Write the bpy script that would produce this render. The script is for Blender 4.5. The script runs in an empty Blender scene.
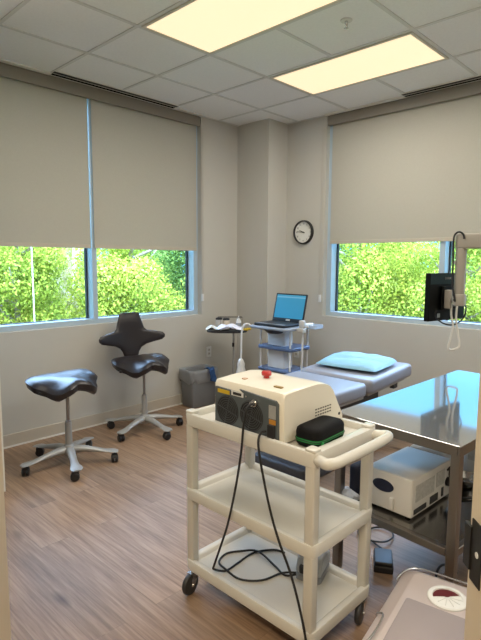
import bpy, math, random
from mathutils import Vector, Matrix, noise
PI = math.pi
rnd = random.Random(7)
col = bpy.context.scene.collection
sc = bpy.context.scene

# ------------------------------------------------------------------ materials
MATS = {}
def mat(name, c, rough=.5, metal=0., var=.05, scale=8., bump=0., bscale=60., spec=.5, coat=0., trans=0., aniso=None, detail=3., stretch=None, emit=None, es=0., sheen=0., alpha=None):
    if name in MATS: return MATS[name]
    m = bpy.data.materials.new(name); m.use_nodes = True
    nt = m.node_tree; b = nt.nodes['Principled BSDF']
    tc = nt.nodes.new('ShaderNodeTexCoord'); mp = nt.nodes.new('ShaderNodeMapping')
    nt.links.new(tc.outputs['Object'], mp.inputs['Vector'])
    if stretch: mp.inputs['Scale'].default_value = stretch
    n = nt.nodes.new('ShaderNodeTexNoise'); n.inputs['Scale'].default_value = scale; n.inputs['Detail'].default_value = detail
    nt.links.new(mp.outputs[0], n.inputs['Vector'])
    mx = nt.nodes.new('ShaderNodeMix'); mx.data_type = 'RGBA'
    mx.inputs['A'].default_value = (c[0]*(1-var), c[1]*(1-var), c[2]*(1-var), 1)
    mx.inputs['B'].default_value = (min(1, c[0]*(1+var)), min(1, c[1]*(1+var)), min(1, c[2]*(1+var)), 1)
    nt.links.new(n.outputs['Fac'], mx.inputs['Factor'])
    nt.links.new(mx.outputs['Result'], b.inputs['Base Color'])
    b.inputs['Roughness'].default_value = rough; b.inputs['Metallic'].default_value = metal
    b.inputs['Specular IOR Level'].default_value = spec
    if coat: b.inputs['Coat Weight'].default_value = coat; b.inputs['Coat Roughness'].default_value = .1
    if trans: b.inputs['Transmission Weight'].default_value = trans
    if sheen: b.inputs['Sheen Weight'].default_value = sheen
    if aniso: b.inputs['Anisotropic'].default_value = aniso
    if alpha is not None: b.inputs['Alpha'].default_value = alpha
    if emit: b.inputs['Emission Color'].default_value = (*emit, 1); b.inputs['Emission Strength'].default_value = es
    if bump:
        n2 = nt.nodes.new('ShaderNodeTexNoise'); n2.inputs['Scale'].default_value = bscale; n2.inputs['Detail'].default_value = 2
        nt.links.new(mp.outputs[0], n2.inputs['Vector'])
        bp = nt.nodes.new('ShaderNodeBump'); bp.inputs['Strength'].default_value = bump; bp.inputs['Distance'].default_value = .01
        nt.links.new(n2.outputs['Fac'], bp.inputs['Height']); nt.links.new(bp.outputs[0], b.inputs['Normal'])
    MATS[name] = m
    return m

WALL = mat('wall_paint', (.53, .515, .465), .75, var=.02, bump=.06, bscale=180)
CEIL = mat('ceiling_tile', (.84, .84, .82), .9, var=.05, scale=60, bump=.25, bscale=220)
GRIDM = mat('ceiling_grid_metal', (.66, .66, .63), .55, var=.02)
WHITE_TRIM = mat('white_trim', (.78, .76, .70), .5, var=.02)
FASCIA = mat('fascia_metal', (.25, .225, .185), .55, var=.03)
ALU = mat('window_aluminium', (.44, .54, .62), .4, .1, var=.03)
BLACK_RUB = mat('black_rubber', (.012, .012, .013), .6, var=.1)
BLACK_PL = mat('black_plastic', (.014, .014, .016), .42, var=.1)
DARK_PL = mat('dark_plastic', (.03, .032, .036), .45, var=.1)
VINYL = mat('black_vinyl', (.020, .016, .018), .33, var=.15, bump=.05, bscale=220)
SILVER = mat('silver_base', (.40, .40, .39), .42, .35, var=.03)
CHROME = mat('chrome', (.62, .62, .62), .22, 1., var=.02)
CREAM = mat('cart_resin', (.59, .58, .535), .26, var=.03, scale=4, bump=.02, bscale=120)
CREAMB = mat('machine_shell', (.76, .725, .63), .3, var=.02, coat=.25)
PANEL = mat('grey_panel', (.075, .092, .102), .45, var=.05)
STEEL = mat('stainless_top', (.56, .56, .56), .07, .97, var=.02, scale=3, stretch=(1, 30, 1))
def brushed(m):
    nt = m.node_tree; b = nt.nodes['Principled BSDF']; g = nt.nodes.new('ShaderNodeBsdfGlossy')
    g.inputs['Roughness'].default_value = .5; g.inputs['Color'].default_value = (.62, .62, .63, 1)
    x = nt.nodes.new('ShaderNodeMixShader'); x.inputs[0].default_value = .2
    nt.links.new(b.outputs[0], x.inputs[1]); nt.links.new(g.outputs[0], x.inputs[2]); nt.links.new(x.outputs[0], nt.nodes['Material Output'].inputs[0])
brushed(STEEL)
STEELB = mat('stainless_frame', (.27, .25, .23), .34, 1., var=.04, scale=5)
STEELD = mat('stainless_shelf', (.30, .29, .28), .2, 1., var=.04, scale=3)
GREYPAD = mat('bed_vinyl', (.27, .28, .32), .42, var=.03, bump=.03, bscale=160)
DARKFRAME = mat('dark_frame', (.05, .05, .055), .5, .2, var=.05)
PILLOWM = mat('pillow_cover', (.22, .42, .52), .6, var=.06, scale=10, bump=.35, bscale=22)
BIN = mat('grey_bin', (.20, .215, .23), .5, var=.05)
BLUECLOTH = mat('blue_cloth', (.02, .07, .20), .85, var=.25, bump=.4, bscale=40)
WHITE_PL = mat('white_plastic', (.72, .73, .72), .4, var=.02)
WHITE_DEV = mat('white_device', (.66, .65, .62), .38, var=.02)
BLUESHELF = mat('blue_plastic', (.10, .15, .27), .4, var=.06)
PAPER = mat('paper', (.84, .85, .95), .8, var=.06, scale=14)
YELLOW = mat('yellow_label', (.55, .38, .02), .5, var=.06)
ORANGE = mat('orange_label', (.45, .21, .03), .5, var=.06)
LABELW = mat('white_label', (.62, .63, .62), .5, var=.05)
LABELG = mat('grey_label', (.30, .31, .31), .5, var=.15, scale=120)
RED = mat('red_button', (.42, .015, .015), .3, var=.05, coat=.3)
GREEN = mat('green_zip', (.01, .22, .05), .5, var=.1)
CASEM = mat('case_fabric', (.006, .006, .007), .75, var=.2, spec=.15, bump=.15, bscale=200)
GREYDEV = mat('grey_device', (.24, .26, .28), .45, var=.05)
MON = mat('monitor_back', (.003, .004, .004), .5, var=.1, spec=.15)
MONTOP = mat('monitor_band', (.010, .022, .024), .5, var=.1, spec=.2)
ARM = mat('arm_paint', (.36, .325, .27), .45, var=.04)
FRAMEM = mat('door_frame_paint', (.60, .52, .40), .45, var=.03)
DIRTYBLK = mat('strike_metal', (.012, .011, .010), .5, .3, var=.2)
DARKRED = mat('dark_red', (.10, .012, .016), .35, var=.2)
WIRE = mat('wire_metal', (.5, .5, .5), .25, 1., var=.03)
NAVY = mat('navy_fabric', (.008, .012, .035), .7, var=.2, bump=.2)
CLOCKF = mat('clock_face', (.75, .75, .70), .4, var=.02)
BARK = mat('bark', (.30, .26, .21), .9, var=.4, scale=14, bump=.6, bscale=12)
PALEBARK = mat('pale_bark', (.62, .57, .48), .9, var=.3, scale=14, bump=.4, bscale=12)
GROUND = mat('ground_soil', (.10, .14, .04), .95, var=.5, scale=.6)
TUBM = mat('frosted_plastic', (.66, .58, .57), .30, var=.03, trans=.25, alpha=.93)
TUBIN = mat('tub_panel', (.30, .26, .265), .4, var=.06)
POLEM = mat('pole_metal', (.50, .47, .42), .5, .3, var=.04)

def emissive(name, c, s, base):
    m = mat(name, base, .5, var=.01); b = m.node_tree.nodes['Principled BSDF']
    b.inputs['Emission Color'].default_value = (*c, 1); b.inputs['Emission Strength'].default_value = s
    return m
LIGHTM = emissive('light_diffuser', (1.0, .79, .50), .98, (.25, .24, .22))

def screen_mat():
    m = mat('laptop_screen', (.02, .10, .18), .2, var=.02)
    nt = m.node_tree; b = nt.nodes['Principled BSDF']
    tc = nt.nodes.new('ShaderNodeTexCoord'); sp = nt.nodes.new('ShaderNodeSeparateXYZ')
    nt.links.new(tc.outputs['Generated'], sp.inputs[0])
    r = nt.nodes.new('ShaderNodeValToRGB')
    r.color_ramp.elements[0].color = (.03, .21, .36, 1); r.color_ramp.elements[1].color = (.07, .30, .44, 1)
    e = r.color_ramp.elements.new(.86); e.color = (.035, .23, .37, 1)
    e = r.color_ramp.elements.new(.90); e.color = (.20, .44, .58, 1)
    e = r.color_ramp.elements.new(.95); e.color = (.04, .24, .38, 1)
    nt.links.new(sp.outputs['Z'], r.inputs[0])
    nt.links.new(r.outputs[0], b.inputs['Emission Color']); b.inputs['Emission Strength'].default_value = .75
    return m
SCREEN = screen_mat()

def glass_mat():
    m = bpy.data.materials.new('window_glass'); m.use_nodes = True; nt = m.node_tree
    nt.nodes.remove(nt.nodes['Principled BSDF'])
    t = nt.nodes.new('ShaderNodeBsdfTransparent'); t.inputs[0].default_value = (.95, .97, .96, 1)
    g = nt.nodes.new('ShaderNodeBsdfGlossy'); g.inputs['Roughness'].default_value = .01
    f = nt.nodes.new('ShaderNodeFresnel'); f.inputs[0].default_value = 1.3
    x = nt.nodes.new('ShaderNodeMixShader')
    nt.links.new(f.outputs[0], x.inputs[0]); nt.links.new(t.outputs[0], x.inputs[1]); nt.links.new(g.outputs[0], x.inputs[2])
    nt.links.new(x.outputs[0], nt.nodes['Material Output'].inputs[0])
    return m
GLASS = glass_mat()

def blind_mat():
    m = bpy.data.materials.new('blind_fabric'); m.use_nodes = True; nt = m.node_tree
    nt.nodes.remove(nt.nodes['Principled BSDF'])
    tc = nt.nodes.new('ShaderNodeTexCoord'); w = nt.nodes.new('ShaderNodeTexNoise')
    w.inputs['Scale'].default_value = 90; nt.links.new(tc.outputs['Object'], w.inputs['Vector'])
    mx = nt.nodes.new('ShaderNodeMix'); mx.data_type = 'RGBA'
    mx.inputs['A'].default_value = (.49, .465, .40, 1); mx.inputs['B'].default_value = (.54, .515, .45, 1)
    nt.links.new(w.outputs['Fac'], mx.inputs['Factor'])
    d = nt.nodes.new('ShaderNodeBsdfDiffuse'); t = nt.nodes.new('ShaderNodeBsdfTranslucent')
    nt.links.new(mx.outputs['Result'], d.inputs[0]); t.inputs[0].default_value = (.56, .50, .39, 1)
    x = nt.nodes.new('ShaderNodeMixShader'); x.inputs[0].default_value = .16
    nt.links.new(d.outputs[0], x.inputs[1]); nt.links.new(t.outputs[0], x.inputs[2])
    nt.links.new(x.outputs[0], nt.nodes['Material Output'].inputs[0])
    return m
BLIND = blind_mat()

def floor_mat():
    m = bpy.data.materials.new('wood_plank_floor'); m.use_nodes = True; nt = m.node_tree; b = nt.nodes['Principled BSDF']
    tc = nt.nodes.new('ShaderNodeTexCoord'); mp = nt.nodes.new('ShaderNodeMapping')
    mp.inputs['Rotation'].default_value = (0, 0, PI/2)
    nt.links.new(tc.outputs['Object'], mp.inputs['Vector'])
    br = nt.nodes.new('ShaderNodeTexBrick'); br.inputs['Scale'].default_value = 1
    br.inputs['Brick Width'].default_value = 1.22; br.inputs['Row Height'].default_value = .152
    br.inputs['Mortar Size'].default_value = .002; br.inputs['Bias'].default_value = 0; br.offset = .37
    br.inputs['Color1'].default_value = (.0, .0, .0, 1); br.inputs['Color2'].default_value = (1, 1, 1, 1); br.inputs['Mortar'].default_value = (0, 0, 0, 1)
    nt.links.new(mp.outputs[0], br.inputs['Vector'])
    # stretched grain
    mg = nt.nodes.new('ShaderNodeMapping'); mg.inputs['Scale'].default_value = (14, 1.1, 1)
    nt.links.new(tc.outputs['Object'], mg.inputs['Vector'])
    ad = nt.nodes.new('ShaderNodeVectorMath'); ad.operation = 'MULTIPLY_ADD'; ad.inputs[1].default_value = (7, 7, 7)
    nt.links.new(br.outputs['Color'], ad.inputs[0]); nt.links.new(mg.outputs[0], ad.inputs[2])
    ng = nt.nodes.new('ShaderNodeTexNoise'); ng.inputs['Scale'].default_value = 2.2; ng.inputs['Detail'].default_value = 8; ng.inputs['Roughness'].default_value = .62
    nt.links.new(ad.outputs[0], ng.inputs['Vector'])
    r = nt.nodes.new('ShaderNodeValToRGB')
    r.color_ramp.elements[0].position = .25; r.color_ramp.elements[0].color = (.205, .132, .085, 1)
    r.color_ramp.elements[1].position = .75; r.color_ramp.elements[1].color = (.43, .30, .20, 1)
    e = r.color_ramp.elements.new(.5); e.color = (.33, .222, .145, 1)
    nt.links.new(ng.outputs['Fac'], r.inputs[0])
    mx = nt.nodes.new('ShaderNodeMix'); mx.data_type = 'RGBA'; mx.blend_type = 'MULTIPLY'
    rr = nt.nodes.new('ShaderNodeValToRGB'); rr.color_ramp.elements[0].color = (.80, .80, .80, 1); rr.color_ramp.elements[1].color = (1.06, 1.04, 1.03, 1)
    nt.links.new(br.outputs['Color'], rr.inputs[0])
    mx.inputs['Factor'].default_value = 1
    nt.links.new(r.outputs[0], mx.inputs['A']); nt.links.new(rr.outputs[0], mx.inputs['B'])
    # knots
    mk = nt.nodes.new('ShaderNodeMapping'); mk.inputs['Scale'].default_value = (4.6, 1.5, 1); nt.links.new(tc.outputs['Object'], mk.inputs['Vector'])
    vk = nt.nodes.new('ShaderNodeTexVoronoi'); vk.inputs['Scale'].default_value = 1.0; nt.links.new(mk.outputs[0], vk.inputs['Vector'])
    rk = nt.nodes.new('ShaderNodeValToRGB'); rk.color_ramp.elements[0].position = .05; rk.color_ramp.elements[0].color = (.36, .32, .31, 1)
    rk.color_ramp.elements[1].position = .15; rk.color_ramp.elements[1].color = (1, 1, 1, 1)
    nt.links.new(vk.outputs['Distance'], rk.inputs[0])
    mf = nt.nodes.new('ShaderNodeMapping'); mf.inputs['Scale'].default_value = (95, 3.2, 1); nt.links.new(tc.outputs['Object'], mf.inputs['Vector'])
    nf = nt.nodes.new('ShaderNodeTexNoise'); nf.inputs['Scale'].default_value = 1; nf.inputs['Detail'].default_value = 5; nt.links.new(mf.outputs[0], nf.inputs['Vector'])
    rf = nt.nodes.new('ShaderNodeValToRGB'); rf.color_ramp.elements[0].position = .3; rf.color_ramp.elements[0].color = (.74, .72, .71, 1)
    rf.color_ramp.elements[1].position = .65; rf.color_ramp.elements[1].color = (1.05, 1.05, 1.05, 1); nt.links.new(nf.outputs['Fac'], rf.inputs[0])
    m3 = nt.nodes.new('ShaderNodeMix'); m3.data_type = 'RGBA'; m3.blend_type = 'MULTIPLY'; m3.inputs['Factor'].default_value = 1
    nt.links.new(mx.outputs['Result'], m3.inputs['A']); nt.links.new(rf.outputs[0], m3.inputs['B'])
    m2 = nt.nodes.new('ShaderNodeMix'); m2.data_type = 'RGBA'; m2.blend_type = 'MULTIPLY'; m2.inputs['Factor'].default_value = 1
    nt.links.new(m3.outputs['Result'], m2.inputs['A']); nt.links.new(rk.outputs[0], m2.inputs['B'])
    nt.links.new(m2.outputs['Result'], b.inputs['Base Color'])
    b.inputs['Roughness'].default_value = .5; b.inputs['Specular IOR Level'].default_value = .32
    bp = nt.nodes.new('ShaderNodeBump'); bp.inputs['Strength'].default_value = .08; bp.inputs['Distance'].default_value = .01
    nt.links.new(ng.outputs['Fac'], bp.inputs['Height']); nt.links.new(bp.outputs[0], b.inputs['Normal'])
    return m
FLOOR = floor_mat()

def leaf_mat(name, cols):
    m = bpy.data.materials.new(name); m.use_nodes = True; nt = m.node_tree
    nt.nodes.remove(nt.nodes['Principled BSDF'])
    g = nt.nodes.new('ShaderNodeNewGeometry'); oi = nt.nodes.new('ShaderNodeObjectInfo')
    n = nt.nodes.new('ShaderNodeTexNoise'); n.inputs['Scale'].default_value = .55
    nt.links.new(g.outputs['Position'], n.inputs['Vector'])
    a = nt.nodes.new('ShaderNodeMath'); a.operation = 'MULTIPLY_ADD'; a.inputs[1].default_value = .5
    nt.links.new(g.outputs['Random Per Island'], a.inputs[0])
    a2 = nt.nodes.new('ShaderNodeMath'); a2.operation = 'MULTIPLY_ADD'; a2.inputs[1].default_value = .9; a2.inputs[2].default_value = -.25
    nt.links.new(n.outputs['Fac'], a2.inputs[0]); nt.links.new(a2.outputs[0], a.inputs[2])
    r = nt.nodes.new('ShaderNodeValToRGB')
    k = len(cols)
    r.color_ramp.elements[0].color = (*cols[0], 1); r.color_ramp.elements[1].color = (*cols[-1], 1)
    for i in range(1, k-1):
        e = r.color_ramp.elements.new(i/(k-1)); e.color = (*cols[i], 1)
    nt.links.new(a.outputs[0], r.inputs[0])
    d = nt.nodes.new('ShaderNodeBsdfDiffuse'); t = nt.nodes.new('ShaderNodeBsdfTranslucent'); x = nt.nodes.new('ShaderNodeMixShader')
    x.inputs[0].default_value = .35
    nt.links.new(r.outputs[0], d.inputs[0]); nt.links.new(r.outputs[0], t.inputs[0])
    nt.links.new(d.outputs[0], x.inputs[1]); nt.links.new(t.outputs[0], x.inputs[2])
    nt.links.new(x.outputs[0], nt.nodes['Material Output'].inputs[0])
    return m
LEAFY = leaf_mat('leaves_yellow_green', [(.10, .16, .03), (.28, .36, .055), (.47, .51, .09), (.64, .63, .26)])
LEAFG = leaf_mat('leaves_green', [(.05, .11, .035), (.12, .23, .06), (.26, .38, .10), (.50, .56, .22)])
LEAFP = leaf_mat('twigs_pale', [(.26, .26, .10), (.40, .37, .20), (.48, .45, .28), (.40, .42, .12)])

# ------------------------------------------------------------------ mesh builder
class MB:
    def __init__(s): s.v = []; s.f = []
    def add(s, vs, fs, M=None):
        o = len(s.v)
        s.v += [tuple(M @ Vector(v)) if M else tuple(v) for v in vs]
        s.f += [tuple(i+o for i in f) for f in fs]; return s
    def box(s, x0, x1, y0, y1, z0, z1, M=None):
        vs = [(x, y, z) for z in (z0, z1) for y in (y0, y1) for x in (x0, x1)]
        return s.add(vs, [(0,2,3,1),(4,5,7,6),(0,1,5,4),(1,3,7,5),(3,2,6,7),(2,0,4,6)], M)
    def loft(s, rings, cap=(True, True), closed=False, M=None):
        n = len(rings[0]); vs = [p for r in rings for p in r]; fs = []
        for k in range(len(rings)-(0 if closed else 1)):
            a = k*n; b = ((k+1) % len(rings))*n
            for i in range(n):
                j = (i+1) % n; fs.append((a+i, a+j, b+j, b+i))
        if not closed:
            if cap[0]: fs.append(tuple(reversed(range(n))))
            if cap[1]: fs.append(tuple(range((len(rings)-1)*n, len(rings)*n)))
        return s.add(vs, fs, M)
    def rr(s, x0, x1, y0, y1, rings, r=.02, n=5, cap=(True, True), M=None):
        """rings: (inset, z[, radius])"""
        R = []
        for t in rings:
            i, z = t[0], t[1]; q = t[2] if len(t) > 2 else max(.0015, r-i)
            a0, a1, b0, b1 = x0+i, x1-i, y0+i, y1-i
            q = max(.0005, min(q, (a1-a0)/2-.0002, (b1-b0)/2-.0002)); pts = []
            for cx, cy, st in ((a1-q, b1-q, 0), (a0+q, b1-q, PI/2), (a0+q, b0+q, PI), (a1-q, b0+q, 3*PI/2)):
                for k in range(n+1):
                    an = st+PI/2*k/n; pts.append((cx+q*math.cos(an), cy+q*math.sin(an), z))
            R.append(pts)
        return s.loft(R, cap, M=M)
    def pillowbox(s, x0, x1, y0, y1, z0, z1, r=.02, e=.012, M=None):
        """box with rounded plan corners and rounded top and bottom edges"""
        rings = []
        for k in range(4):
            a = PI/2*k/3; rings.append((e*(1-math.sin(a)), z0+e*(1-math.cos(a)), max(r-e*(1-math.sin(a)), .002)))
        for k in range(4):
            a = PI/2*(1-k/3); rings.append((e*(1-math.sin(a)), z1-e*(1-math.cos(a)), max(r-e*(1-math.sin(a)), .002)))
        return s.rr(x0, x1, y0, y1, rings, r, M=M)
    def cyl(s, p, q, r, r2=None, n=20, M=None):
        p = Vector(p); q = Vector(q); d = (q-p).normalized()
        a = d.orthogonal().normalized(); b = d.cross(a); r2 = r if r2 is None else r2
        A = [p+(a*math.cos(2*PI*k/n)+b*math.sin(2*PI*k/n))*r for k in range(n)]
        B = [q+(a*math.cos(2*PI*k/n)+b*math.sin(2*PI*k/n))*r2 for k in range(n)]
        return s.loft([A, B], M=M)
    def lathe(s, prof, c=(0, 0, 0), axis='z', n=24, M=None, hollow=False):
        R = []
        for r, z in prof:
            ring = []
            for k in range(n):
                a = 2*PI*k/n; x, y = max(r, 1e-4)*math.cos(a), max(r, 1e-4)*math.sin(a)
                if axis == 'z': p = (c[0]+x, c[1]+y, c[2]+z)
                elif axis == 'x': p = (c[0]+z, c[1]+x, c[2]+y)
                else: p = (c[0]+y, c[1]+z, c[2]+x)
                ring.append(p)
            R.append(ring)
        return s.loft(R, M=M, closed=hollow)
    def tube(s, pts, r, n=8, sub=4, closed=False, M=None, r2=None):
        P = [Vector(p) for p in pts]
        if sub > 1 and len(P) > 2:
            Q = []; m = len(P); rng = range(m if closed else m-1)
            for i in rng:
                p0 = P[(i-1) % m] if (closed or i > 0) else P[0]; p1 = P[i]; p2 = P[(i+1) % m]; p3 = P[(i+2) % m] if (closed or i+2 < m) else P[-1]
                for k in range(sub):
                    t = k/sub
                    Q.append(.5*((2*p1)+(p2-p0)*t+(2*p0-5*p1+4*p2-p3)*t*t+(3*p1-p0-3*p2+p3)*t*t*t))
            if not closed: Q.append(P[-1])
            P = Q
        m = len(P); R = []; a = None
        for i in range(m):
            d = (P[(i+1) % m]-P[i-1]) if (closed or 0 < i < m-1) else (P[1]-P[0] if i == 0 else P[-1]-P[-2])
            d.normalize()
            a = d.orthogonal().normalized() if a is None else (a-d*a.dot(d)).normalized()
            b = d.cross(a); rad = r if r2 is None else r+(r2-r)*i/(m-1)
            R.append([P[i]+(a*math.cos(2*PI*k/n)+b*math.sin(2*PI*k/n))*rad for k in range(n)])
        return s.loft(R, closed=closed, M=M)
    def ring(s, c, R, r, axis='x', n=24, m=6, M=None):
        pts = []
        for k in range(n):
            a = 2*PI*k/n; x, y = R*math.cos(a), R*math.sin(a)
            pts.append((c[0], c[1]+x, c[2]+y) if axis == 'x' else ((c[0]+x, c[1]+y, c[2]) if axis == 'z' else (c[0]+x, c[1], c[2]+y)))
        return s.tube(pts, r, n=m, sub=1, closed=True, M=M)
    def prism(s, poly, axis, a0, a1, M=None):
        """poly of 2D points extruded along axis ('x': poly=(y,z); 'y': (x,z); 'z': (x,y))"""
        def P(p, a): return (a, p[0], p[1]) if axis == 'x' else ((p[0], a, p[1]) if axis == 'y' else (p[0], p[1], a))
        return s.loft([[P(p, a0) for p in poly], [P(p, a1) for p in poly]], M=M)
    def build(s, name, m, parent=None, bevel=0., seg=2, ang=35, smooth=True, subsurf=0):
        me = bpy.data.meshes.new(name); me.from_pydata(s.v, [], s.f); me.validate()
        import bmesh
        bm = bmesh.new(); bm.from_mesh(me); bmesh.ops.recalc_face_normals(bm, faces=bm.faces); bm.to_mesh(me); bm.free()
        me.materials.append(m)
        if smooth:
            for p in me.polygons: p.use_smooth = True
            me.set_sharp_from_angle(angle=math.radians(ang))
        o = bpy.data.objects.new(name, me); col.objects.link(o)
        if parent: o.parent = parent
        if bevel:
            b = o.modifiers.new('edge', 'BEVEL'); b.width = bevel; b.segments = seg; b.limit_method = 'ANGLE'; b.angle_limit = math.radians(40)
        if subsurf:
            q = o.modifiers.new('sub', 'SUBSURF'); q.levels = subsurf; q.render_levels = subsurf
        return o

def thing(name, label, cat, loc=(0, 0, 0), rz=0., group=None):
    o = bpy.data.objects.new(name, None); col.objects.link(o); o.empty_display_size = .1
    o.location = loc; o.rotation_euler = (0, 0, rz)
    return tag(o, label, cat, group)
def tag(o, label, cat, group=None):
    o['label'] = label; o['category'] = cat
    if group: o['group'] = group
    return o
def struct(o): o['kind'] = 'structure'; return o
def lab(o, t): o['label'] = t; return o
def children_of(o): return [c for c in bpy.data.objects if c.parent == o]
def dup(root, loc, rz=None, label=None, group=None):
    r = root.copy(); col.objects.link(r); r.location = loc
    if rz is not None: r.rotation_euler = (0, 0, rz)
    if label: r['label'] = label
    if group: r['group'] = group
    for ch in children_of(root):
        c = ch.copy(); col.objects.link(c); c.parent = r
        for g in children_of(ch):
            d = g.copy(); col.objects.link(d); d.parent = c
    return r
def RZ(a, c=(0, 0, 0)): return Matrix.Translation(Vector(c)) @ Matrix.Rotation(a, 4, 'Z')

# ------------------------------------------------------------------ dimensions (metres, floor at z 0)
YL, XR, ZC = 4.007, 4.393, 2.92
SILL = .909
LX0, LX1 = 1.08, 3.556       # left window opening along x
RY0, RY1 = .62, 3.060        # right window opening along y
S = .6096; GX, GY = .745, 2.192

# ------------------------------------------------------------------ room shell
struct(MB().box(-2.3, 4.7, -2.3, 4.3, -.1, 0).build('floor', FLOOR, smooth=False))
m = MB(); m.box(-2.3, 4.7, -2.3, 4.3, ZC, ZC+.12)
ceiling = struct(m.build('ceiling', CEIL, smooth=False))
g = MB()
for j in range(-7, 4):
    y = GY+j*S
    if -2.2 < y < 3.9: g.box(-2.2, XR-.002, y-.012, y+.012, ZC-.006, ZC+.001)
for i in range(-4, 6):
    x = GX+i*S; g.box(x-.012, x+.012, -2.2, YL-.002, ZC-.0055, ZC+.001)
g.box(-2.2, XR-.002, YL-.021, YL-.001, ZC-.006, ZC+.001); g.box(XR-.021, XR-.001, -2.2, YL-.002, ZC-.006, ZC+.001)
g.build('grid', GRIDM, ceiling, smooth=False)

m = MB(); m.box(-2.2, XR+.2, YL, YL+.2, 0, SILL); m.box(-2.2, LX0, YL, YL+.2, SILL, ZC); m.box(LX1, XR+.2, YL, YL+.2, SILL, ZC)
struct(m.build('wall_left', WALL, smooth=False))
m = MB(); m.box(XR, XR+.2, -2.2, YL, 0, SILL); m.box(XR, XR+.2, -2.2, RY0, SILL, ZC); m.box(XR, XR+.2, RY1, YL, SILL, ZC)
struct(m.build('wall_right', WALL, smooth=False))
m = MB(); m.box(4.085, XR, 3.56, YL, 0, ZC); struct(m.build('wall_corner', WALL, smooth=False))
m = MB(); m.box(-2.3, 4.6, -2.3, -2.2, 0, ZC); struct(m.build('wall_back', WALL, smooth=False))
m = MB(); m.box(-2.3, -2.2, -2.2, YL+.2, 0, ZC); struct(m.build('wall_side', WALL, smooth=False))
m = MB(); m.box(-1.78, 1.197, 3.232, 3.35, 0, ZC); struct(m.build('wall_partition', WHITE_TRIM, smooth=False))
# door wall: set across the corner the camera stands in, plane 0.957 m in front of the camera
AZ = math.radians(44.03)
n_ = Vector((math.cos(AZ), math.sin(AZ), 0)); t_ = Vector((math.sin(AZ), -math.cos(AZ), 0))
MD = Matrix(((t_.x, n_.x, 0, 0), (t_.y, n_.y, 0, 0), (0, 0, 1, 0), (0, 0, 0, 1)))   # local x along the wall, local y into the room
D1 = .957; D0 = D1-.13; JR = .4565; JL = -.461
m = MB(); m.box(JR+.045, 3.4, D0+.01, D1-.01, 0, ZC, MD); m.box(-3.55, JL-.045, D0+.01, D1-.01, 0, ZC, MD); m.box(JL-.045, JR+.045, D0+.01, D1-.01, 2.17, ZC, MD)
struct(m.build('wall_front', WALL, smooth=False))
d = MB(); d.box(JR, JR+.055, D0, D1, 0, 2.13, MD); d.box(JL-.055, JL, D0, D1, 0, 2.13, MD); d.box(JL-.055, JR+.055, D0, D1, 2.13, 2.18, MD)
door = struct(d.build('door_1', FRAMEM, bevel=.004))
k = MB(); k.prism([(JR-.0025, .848), (JR-.0025, .972), (JR+.001, .972), (JR+.001, .848)], 'y', D1-.055, D1-.014, MD)
k.prism([(JR-.0055, .866), (JR-.0055, .954), (JR+.001, .954), (JR+.001, .866)], 'y', D1-.016, D1+.010, MD)
k.build('strike_plate', DIRTYBLK, door, smooth=False)
k = MB(); k.cyl(MD @ Vector((JR-.0035, D1-.040, .91)), MD @ Vector((JR+.001, D1-.040, .91)), .006); k.build('screw', LABELW, door)

# baseboards
m = MB(); m.box(-2.2, 4.085, YL-.010, YL, .012, .105)
b1 = struct(m.build('baseboard_left', mat('base_paint', (.50, .45, .37), .6, var=.02), bevel=.003))
m = MB(); m.box(-2.2, 4.085, YL-.016, YL, 0, .012); m.build('bead', WHITE_TRIM, b1)
m = MB(); m.box(XR-.010, XR, -2.2, 3.56, .0, .105); m.box(4.085, XR-.01, 3.55, 3.56, 0, .105); m.box(4.075, 4.085, 3.55, YL-.01, 0, .105)
struct(m.build('baseboard_right', MATS['base_paint'], bevel=.003))

# fascia (shade pocket) over each window
m = MB(); m.box(LX0, LX1-.01, YL+.002, YL+.02, 2.815, ZC-.012); m.box(LX0, LX1-.01, YL+.002, YL+.09, ZC-.014, ZC-.002)
struct(m.build('trim_1', FASCIA, smooth=False))
m = MB(); m.box(XR+.002, XR+.02, RY0, RY1-.01, 2.815, ZC-.012); m.box(XR+.002, XR+.09, RY0, RY1-.01, ZC-.014, ZC-.002)
struct(m.build('trim_2', FASCIA, smooth=False))

# windows: aluminium frame, black gasket, glass pane; left pair (along x) and right pair (along y)
def window(name, a0, a1, side, wa=.022, wb=.022):
    def B(mb, a, b, d0, d1, z0, z1):
        if side == 'left': mb.box(a, b, YL+d0, YL+d1, z0, z1)
        else: mb.box(XR+d0, XR+d1, a, b, z0, z1)
    f = MB(); zt = ZC-.02; h = .042
    B(f, a0, a1, .06, .185, SILL, SILL+h); B(f, a0, a1, .06, .185, zt-.05, zt); B(f, a0, a0+wa, .06, .185, SILL+h, zt-.05); B(f, a1-wb, a1, .06, .185, SILL+h, zt-.05)
    fr = struct(f.build(name, ALU, smooth=False))
    k = MB(); z0, z1 = SILL+h, zt-.05; w = .010
    B(k, a0+wa, a1-wb, .160, .184, z0, z0+.005); B(k, a0+wa, a1-wb, .145, .184, z1-w, z1)
    B(k, a0+wa, a0+wa+w, .150, .184, z0, z1); B(k, a1-wb-w, a1-wb, .150, .184, z0, z1)
    k.build('gasket', BLACK_RUB, fr, smooth=False)
    p = MB(); B(p, a0+wa, a1-wb, .168, .174, z0, z1); p.build('pane', GLASS, fr, smooth=False)
MX = 2.354; MY = 1.857
window('window_1', LX0, MX, 'left', .055); window('window_2', MX, LX1, 'left', .022, .055)
window('window_3', MY, RY1, 'right', .025, .055); window('window_4', RY0, MY, 'right', .055, .025)

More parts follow.
